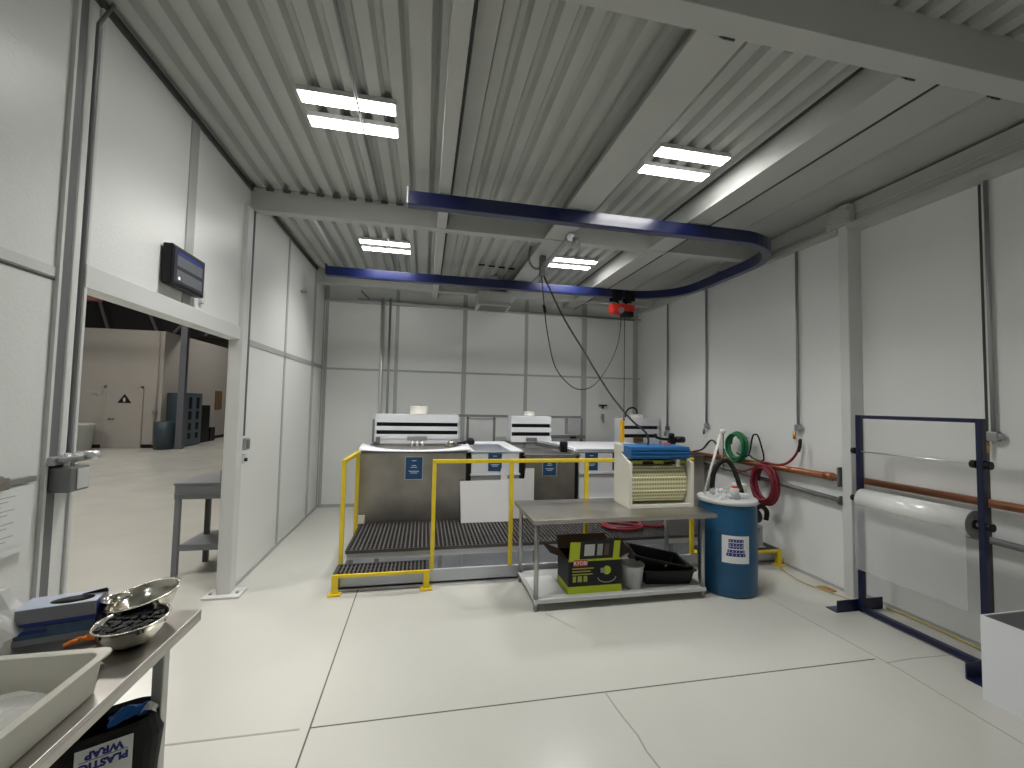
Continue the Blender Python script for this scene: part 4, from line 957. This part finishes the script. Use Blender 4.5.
for j in range(9):
    row = []
    for i in range(ny+1):
        u = i/ny; y = RY0+(RY1-RY0)*u; f = j/8
        z = .935+(.385-.935)*f
        x = PX-RR*.93-.004+.012*f*math.sin(u*9)+.004*f*math.sin(u*23+f*3)
        row.append(g.bm.verts.new((x, y, z)))
    V.append(row)
for j in range(8):
    for i in range(ny): g.bm.faces.new([V[j][i], V[j][i+1], V[j+1][i+1], V[j+1][i]])
obj('hanging_film', g, X['sheetfilm'], t, smooth=True)
# white open box
t = thing('white_bin', 'white open-topped box standing on the floor at the right edge', 'box', (3.75, 1.6, 0))
x0, x1, y0, y1, h = 3.415, 4.0, 1.15, 2.03, .505
g = G(); g.box(x0, x0+.008, y0, y1, 0, h); g.box(x1-.008, x1, y0, y1, 0, h); g.box(x0+.008, x1-.008, y0, y0+.008, 0, h); g.box(x0+.008, x1-.008, y1-.008, y1, 0, h); obj('box_wall', g, X['whitep'], t)
g = G(); g.box(x0+.008, x1-.008, y0+.008, y1-.008, .0, .01); g.box(x0+.008, x0+.010, y0+.01, y1-.01, .01, h-.004); g.box(x0+.01, x1-.01, y1-.011, y1-.008, .01, h-.004); obj('grey_lining', g, X['grey'], t)

# ================================================================== FOREGROUND BENCH
BZ = .88
t = thing('steel_bench', 'stainless steel bench in the left foreground against the wall', 'bench', (-1.28, 1.0, 0))
g = G(); g.box(-1.66, -.875, .1, 2.0, BZ-.018, BZ); g.box(-.885, -.875, .1, 2.0, BZ-.045, BZ-.015); g.box(-1.66, -.875, 1.99, 2.0, BZ-.045, BZ-.015); g.box(-1.66, -.875, .1, .11, BZ-.045, BZ-.015)
obj('tabletop', g, X['steel'], t, .003)
for x, y in ((-.93, 1.84), (-1.62, 1.94), (-.93, .16), (-1.62, .16)):
    g = G(); g.box(x-.019, x+.019, y-.019, y+.019, 0, BZ-.018); obj('leg', g, X['steel_leg'], t, .004)
# white tub
t = thing('white_tub', 'deep off-white plastic tub at the front of the steel bench', 'tub', (-1.2, 1.13, BZ))
g = G(); tray(g, -1.235, 1.12, .65, .80, .10, BZ+.001, 0, th=.006, flare=.010); obj('tub_shell', g, X['tub'], t, .003)
g = crumple(-1.22, 1.15, BZ+.025, .52, .62, .09, 13, None, 21); tag(obj('plastic_bag', g, X['bag']), 'crumpled clear plastic bag lying inside the off-white tub', 'bag')
g = crumple(-1.44, 1.80, BZ+.004, .22, .26, .20, 8, None, 5); tag(obj('plastic_bag', g, X['bag']), 'crumpled clear plastic bag at the left of the glove cartons', 'bag')
g = crumple(-1.06, 1.60, BZ+.004, .16, .06, .09, 5, None, 8); tag(obj('paper_scrap', g, X['paper']), 'crumpled white paper behind the off-white tub', 'paper')
# glove cartons
RZ = .25; CX, CY = -1.268, 1.872
for k, (nm, lb, side, zz) in enumerate((('lower', 'lower blue and grey glove carton in the stack on the bench', 'boxblue', BZ), ('upper', 'upper grey glove carton with torn dark opening on the bench', 'boxgrey', BZ+.062))):
    t = thing('glove_carton', lb, 'carton', (CX, CY, zz))
    g = G(); g.box(CX-.106, CX+.106, CY-.055, CY+.055, zz+.001, zz+.060, rz=RZ, c=(CX, CY)); obj('carton_body', g, X[side], t, .002)
    if k:
        g = G(); g.box(CX-.106, CX+.106, CY-.055, CY+.055, zz+.060, zz+.062, rz=RZ, c=(CX, CY)); obj('pale_top', g, X['boxtop'], t)
        g = G(); g.lathe([(0, zz+.0625), (.032, zz+.0625), (.03, zz+.061)], (0, 0), 20, 1.9, 1); g.xf(Matrix.Translation((CX+.03, CY-.005, 0)) @ Matrix.Rotation(RZ, 4, 'Z')); obj('opening', g, X['black'], t)
        g = G(); g.hexa([(CX+.03, CY+.03, zz+.063), (CX+.11, CY+.045, zz+.063), (CX+.11, CY+.047, zz+.063), (CX+.03, CY+.032, zz+.063)], [(CX+.05, CY+.028, zz+.070), (CX+.105, CY+.04, zz+.080), (CX+.105, CY+.042, zz+.080), (CX+.05, CY+.030, zz+.070)]); obj('torn_flap', g, X['black'], t)
        g = G(); g.box(CX-.107, CX+.107, CY-.056, CY-.055, zz+.001, zz+.014, rz=RZ, c=(CX, CY)); g.box(CX+.106, CX+.1072, CY-.05, CY-.02, zz+.005, zz+.055, rz=RZ, c=(CX, CY)); obj('blue_stripe', g, X['strip'], t)
    else:
        g = G(); g.box(CX-.1075, CX+.1075, CY-.0565, CY-.055, zz+.001, zz+.022, rz=RZ, c=(CX, CY)); obj('grey_band', g, X['boxgrey'], t)
        g = G(); g.box(CX-.095, CX-.02, CY-.0567, CY-.055, zz+.038, zz+.05, rz=RZ, c=(CX, CY)); obj('blue_stripe', g, X['strip'], t)
# bowls
def bowl(cx, cy, z, r, h, label, tilt=(0, 0), fill=None):
    t = thing('steel_bowl', label, 'bowl', (cx, cy, z))
    P = [(0, 0), (r*.45, 0), (r*.72, h*.25), (r*.90, h*.62), (r*.98, h*.97), (r*1.05, h), (r*1.05, h*1.02), (r*.96, h*1.01), (r*.88, h*.64), (r*.70, h*.28), (r*.44, .004), (0, .004)]
    mt = Matrix.Translation((cx, cy, z)) @ Matrix.Rotation(tilt[0], 4, 'X') @ Matrix.Rotation(tilt[1], 4, 'Y')
    g = G(); g.lathe(P, (0, 0), 48); g.xf(mt); obj('bowl_shell', g, X['bowl'], t)
    return t, mt
t, mt = bowl(-.985, 1.765, BZ+.003, .104, .082, 'nearer shallow steel bowl filled with black pieces', (.03, -.04))
g = G(); rn = random.Random(3)
g.lathe([(0, .066), (.06, .062), (.088, .056)], (0, 0), 30)
for k in range(140):
    a = rn.uniform(0, 2*PI); q = .086*math.sqrt(rn.random()); x, y = q*math.cos(a), q*math.sin(a); s = rn.uniform(.004, .008)
    g.box(x-s, x+s, y-s, y+s, .058, .066+s, rz=rn.uniform(0, 1.5))
g.xf(mt @ Matrix.Scale(1.06, 4)); o = tag(obj('black_pieces', g, X['beads']), 'small loose black pieces heaped in the nearer steel bowl', 'pieces', kind='stuff')
bowl(-1.035, 1.935, BZ+.02, .112, .085, 'farther steel bowl tilted behind the one with black pieces', (.10, -.16))
t, mt = bowl(-1.125, 1.905, BZ+.003, .045, .10, 'small steel cup between the glove cartons and the bowls', (.0, .0))
# orange gloves
for k in range(4):
    pts = [(-1.19+.02*k, 1.765+.006*k, BZ+.008+.006*k), (-1.16+.015*k, 1.785+.010*k, BZ+.018), (-1.12+.012*k, 1.79+.01*k, BZ+.016+.004*k), (-1.105+.01*k, 1.80+.006*k, BZ+.010)]
    if k == 0: g = G()
    g.tube(curve(pts), .0075, 8)
tag(obj('orange_hose', g, X['orange']), 'bundle of thin orange rubber tubing in front of the glove cartons', 'tubing')
g = G(); g.tube(curve([(-1.21, 1.70, BZ+.006), (-1.12, 1.71, BZ+.006), (-1.08, 1.74, BZ+.01)]), .006, 8); tag(obj('grey_tube', g, X['lgrey']), 'thin pale tube lying beside the orange tubing', 'tubing')

# trash can below the bench with upside-down sign
t = thing('trash_can', 'dark trash can with plastic wrap sign under the steel bench', 'trash can', (-1.0, 1.79, 0))
ax = math.atan2(.444, .895)
def oval(w, d, c, z, n=6):
    P = []
    for sx, sy in ((1, 1), (-1, 1), (-1, -1), (1, -1)):
        a0_ = math.atan2(sy, sx)-PI/4
        for k in range(n): a = a0_+PI/2*k/(n-1); P.append((sx*(w/2-c)+c*math.cos(a), sy*(d/2-c)+c*math.sin(a), z))
    return P
mt = Matrix.Translation((-1.050, 1.790, .0)) @ Matrix.Rotation(ax, 4, 'Z')
g = G(); R = []
for w, d, c_, z in ((.22, .14, .06, 0), (.30, .165, .075, .54), (.27, .165, .075, .605), (.26, .155, .07, .615), (.24, .125, .055, .60), (.22, .12, .05, .40), (.18, .09, .04, .02)):
    R.append([g.bm.verts.new(p) for p in oval(w, d, c_, z)])
for a, b in zip(R, R[1:]):
    for k in range(24): g.bm.faces.new([a[k], a[(k+1) % 24], b[(k+1) % 24], b[k]])
g.bm.faces.new(R[0][::-1]); g.bm.faces.new(R[-1]); g.xf(mt); obj('can_body', g, X['rubber'], t)
sg = mt @ Matrix.Translation((-.005, -.0855, .525)) @ Matrix.Rotation(PI/2, 4, 'X')
g = G(); g.box(-.072, .072, -.085, .062, .0, .002); g.xf(sg); sp = obj('sign_sheet', g, X['paper'], t)
for s_, yy in (('WRAP', .040), ('PLASTIC', .004)):
    text(s_, .033, sg @ Matrix.Translation((0, yy, .003)) @ Matrix.Rotation(PI, 4, 'Z'), X['signblue'], sp, 'sign_lettering', bold=.0016)
g = G(); g.box(-.06, .06, .0215, .0232, .002, .0028); g.xf(sg); obj('sign_rule', g, X['signblue'], sp)
g = crumple(-.02, 0, .595, .12, .06, .05, 7, None, 9); g.xf(Matrix.Translation((-.985, 1.83, 0)) @ Matrix.Rotation(ax, 4, 'Z')); tag(obj('blue_bag', g, X['gblue']), 'crumpled bright blue plastic film inside the trash can', 'bag')
g = crumple(0, 0, .61, .05, .04, .04, 4, None, 10); g.xf(Matrix.Translation((-.945, 1.825, 0))); tag(obj('white_scrap', g, X['paper']), 'crumpled white scrap on top of the blue film', 'scrap')

# ================================================================== HALL BEYOND THE OPENING
g = G(); g.box(-15, -8.87, 16.65, 16.85, 0, 4.02); g.box(-9.07, -8.87, 16.85, 27, 0, 4.02)
hw = struct('wall_hall', g, X['hallwall'])
g = G(); g.box(-15, -10.50, 16.635, 16.65, 0, .12); g.box(-9.44, -8.87, 16.635, 16.65, 0, .12); g.box(-8.87, -8.855, 16.65, 27, 0, .12); struct('baseboard_hall', g, X['black'])
g = G(); g.box(-15.3, -15, YN, 27, 0, 7.5); g.box(-15, XL-.14, 26.8, 27, 0, 7.5); g.box(-15, XL-.14, YN-.14, YN, 0, 7.5); struct('wall_far', g, X['hallwall'])
g = G(); g.box(-15.3, XL-.14, YN-.14, 27, 7.4, 7.6); g.box(XL-.3, XL-.14, YN, 27, 3.9, 7.5); g.box(XL-.14, XL-.12, YB+.14, 27, 0, 4); struct('ceiling_hall', g, X['halldark'])
g = G(); g.box(-15, -2, 17.5, 17.7, 4.02, 7.4); struct('wall_upper', g, X['halldark'])
# trusses
for k, (a, b) in enumerate((((-13.5, 5.0), (-12.0, 4.0)), ((-11.6, 6.2), (-10.9, 4.0)), ((-10.4, 6.4), (-9.4, 4.0)), ((-8.2, 5.0), (-8.9, 4.05)), ((-6.6, 5.6), (-7.9, 4.0)), ((-5.5, 5.4), (-6.6, 4.0)))):
    g = G(); g.tube([(a[0], 17.2, a[1]), (b[0], 17.2, b[1])], .05, 6); struct('trim_%d' % (20+k), g, X['halltruss'])
g = G(); g.box(-13, -9.2, 14.0, 14.2, 4.45, 4.62); struct('trim_26', g, mat('red_steel', (.10, .02, .012), .6))
g = G(); g.box(-8.17, -7.98, 16.2, 16.36, 0, 7.4); struct('trim_27', g, X['hcol'])
# door with sign
g = G(); g.box(-10.47, -9.47, 16.60, 16.645, .01, 2.02); d = struct('door_1', g, X['hallwall'])
g = G(); g.box(-10.54, -10.47, 16.59, 16.648, 0, 2.09); g.box(-9.47, -9.40, 16.59, 16.648, 0, 2.09); g.box(-10.54, -9.40, 16.59, 16.648, 2.02, 2.09); struct('door_frame', g, X['hallwall'], d)
g = G(); g.tube([(-10.36, 16.58, .98), (-10.20, 16.58, .98)], .025, 8); struct('door_handle', g, X['dgalv'], d)
g = G(); g.prism([(-10.13, 1.52), (-9.73, 1.52), (-9.93, 1.82)], 16.585, 16.60, 'y'); sg_ = struct('restroom_sign', g, X['black'], d)
g = G(); g.prism([(-9.955, 1.56), (-9.905, 1.56), (-9.895, 1.66), (-9.93, 1.70), (-9.965, 1.66)], 16.58, 16.586, 'y')
struct('sign_pictogram', g, X['lgrey'], sg_)
g = G(); g.box(-11.05, -10.62, 16.62, 16.65, 1.80, 1.95); tag(obj('wall_sign', g, X['grey']), 'small grey sign on the hall wall left of the door', 'sign')
g = G(); g.tube([(-9.02, 16.60, .1), (-9.02, 16.60, 4.0)], .035, 8); tag(obj('wall_pipe', g, X['hallwall']), 'vertical painted pipe beside the hall door', 'pipe')
g = G(); g.box(-9.08, -8.96, 16.54, 16.60, 1.15, 1.27); tag(obj('pull_station', g, X['dgalv']), 'small dark box on the vertical hall pipe', 'box')
# bins
t = thing('hall_bin', 'pale grey round bin against the hall wall at left', 'bin', (-10.75, 16.0, 0))
g = G(); g.lathe([(0, 0), (.24, 0), (.30, .78), (.34, .79), (.34, .84), (.28, .86), (0, .86)], (-10.72, 16.05), 24); obj('bin_body', g, X['lgrey'], t)
g = G(); g.lathe([(0, 0), (.28, 0), (.31, .90), (.28, .92), (0, .92)], (-8.53, 16.30), 24); tag(obj('hall_bin', g, X['locker']), 'dark round bin in the hall beside the grey column', 'bin')
# cabinet
t = thing('storage_cabinet', 'slate blue storage cabinet with dark slots in the far hall', 'cabinet', (-8.5, 17.8, 0))
g = G(); g.box(-8.86, -8.30, 16.95, 18.1, 0, 1.90); obj('cabinet_body', g, X['locker'], t)
g = G(); g.box(-8.30, -8.28, 16.97, 18.08, .05, 1.86); obj('front_panel', g, X['lockerf'], t)
g = G()
for y in (17.27, 17.78):
    for z, h in ((1.55, .42), (1.10, .30), (.70, .26), (.36, .20)): g.box(-8.28, -8.275, y-.10, y+.10, z-h/2, z+h/2)
obj('dark_slot', g, X['black'], t)
t = thing('equipment_rack', 'black equipment cabinet right of the slate blue one', 'cabinet', (-8.5, 19.5, 0))
g = G(); g.box(-8.8, -8.45, 18.3, 19.1, 0, 1.45); obj('rack_body', g, X['black'], t)
g = G(); g.box(-8.7, -8.45, 19.2, 19.6, .0, .55); obj('side_unit', g, X['black'], t)
g = G(); g.box(-8.86, -8.84, 20.4, 21.0, 1.25, 2.05); tag(obj('notice_board', g, mat('wood_brown', (.16, .09, .04), .6)), 'brown framed notice board on the far hall wall', 'board')
g = G(); g.box(-8.86, -8.84, 18.9, 19.3, 1.62, 1.86); tag(obj('wall_notice', g, X['grey']), 'small notice on the hall wall above the black cabinet', 'notice')
# grey workbench seen through the opening
t = thing('grey_workbench', 'grey painted workbench with lower shelf seen through the opening', 'workbench', (-2.1, 5.1, 0))
g = G(); g.box(-2.39, -1.86, 4.755, 5.40, .885, .905); g.box(-2.38, -1.86, 4.76, 4.775, .745, .885); g.box(-2.38, -2.365, 4.775, 5.39, .745, .885); obj('bench_top', g, X['benchg'], t, .003)
g = G(); g.box(-2.38, -1.86, 4.75, 4.76, .79, .80); obj('apron_lip', g, X['benchg'], t)
for x, y, mm in ((-2.352, 4.785, 'benchg'), (-2.25, 5.16, 'benchd'), (-1.89, 4.785, 'benchg')):
    g = G(); g.box(x-.022, x+.022, y-.022, y+.022, 0, .745); obj('leg', g, X[mm], t)
g = G(); g.box(-2.33, -1.86, 4.78, 5.30, .27, .29); g.box(-2.33, -1.86, 4.772, 4.78, .24, .30); obj('shelf', g, X['benchg'], t)
g = G(); g.box(-1.99, -1.86, 4.78, 4.86, .906, 1.02); obj('raised_block', g, X['benchg'], t)
g = G(); g.lathe([(0, .906), (.02, .906), (.02, 1.06), (.026, 1.07), (.026, 1.16), (0, 1.16)], (-2.0, 5.05), 14)
tag(obj('red_marker', g, X['red']), 'small red bottle on the grey workbench', 'bottle')

# unseen fill lamps, added to brighten the hall floor and walls
for k, (x, y, lb) in enumerate(((-4.2, 3.5, 'added unseen fill lamp just outside the opening'), (-5.5, 7.5, 'added unseen fill lamp in the hall near the opening'), (-7.5, 13.0, 'added unseen fill lamp before the far hall wall'), (-6.0, 19.5, 'added unseen fill lamp in the far hall'), (-11.5, 11, 'added unseen fill lamp deep at the left of the hall'))):
    t = thing('hall_fill_lamp', lb, 'lamp', (x, y, 6.0), 'added hall fill lamps')
    g = G(); g.box(x-.6, x+.6, y-.6, y+.6, 6.03, 6.08); obj('fill_lamp_housing', g, X['trimw'], t)
    g = G(); g.box(x-.55, x+.55, y-.55, y+.55, 6.01, 6.03); obj('fill_lamp_panel', g, X['hallfill2' if k < 2 else 'hallfill'], t)

# clean helper property, world and view
for o in bpy.data.objects:
    if '_org' in o: del o['_org']
w = bpy.data.worlds.new('world'); S.world = w; w.use_nodes = True
w.node_tree.nodes['Background'].inputs[0].default_value = (.5, .52, .55, 1); w.node_tree.nodes['Background'].inputs[1].default_value = .05
S.view_settings.view_transform = 'Standard'; S.view_settings.look = 'None'; S.view_settings.gamma = 1
S.view_settings.use_curve_mapping = False
S.view_settings.exposure = -0.16
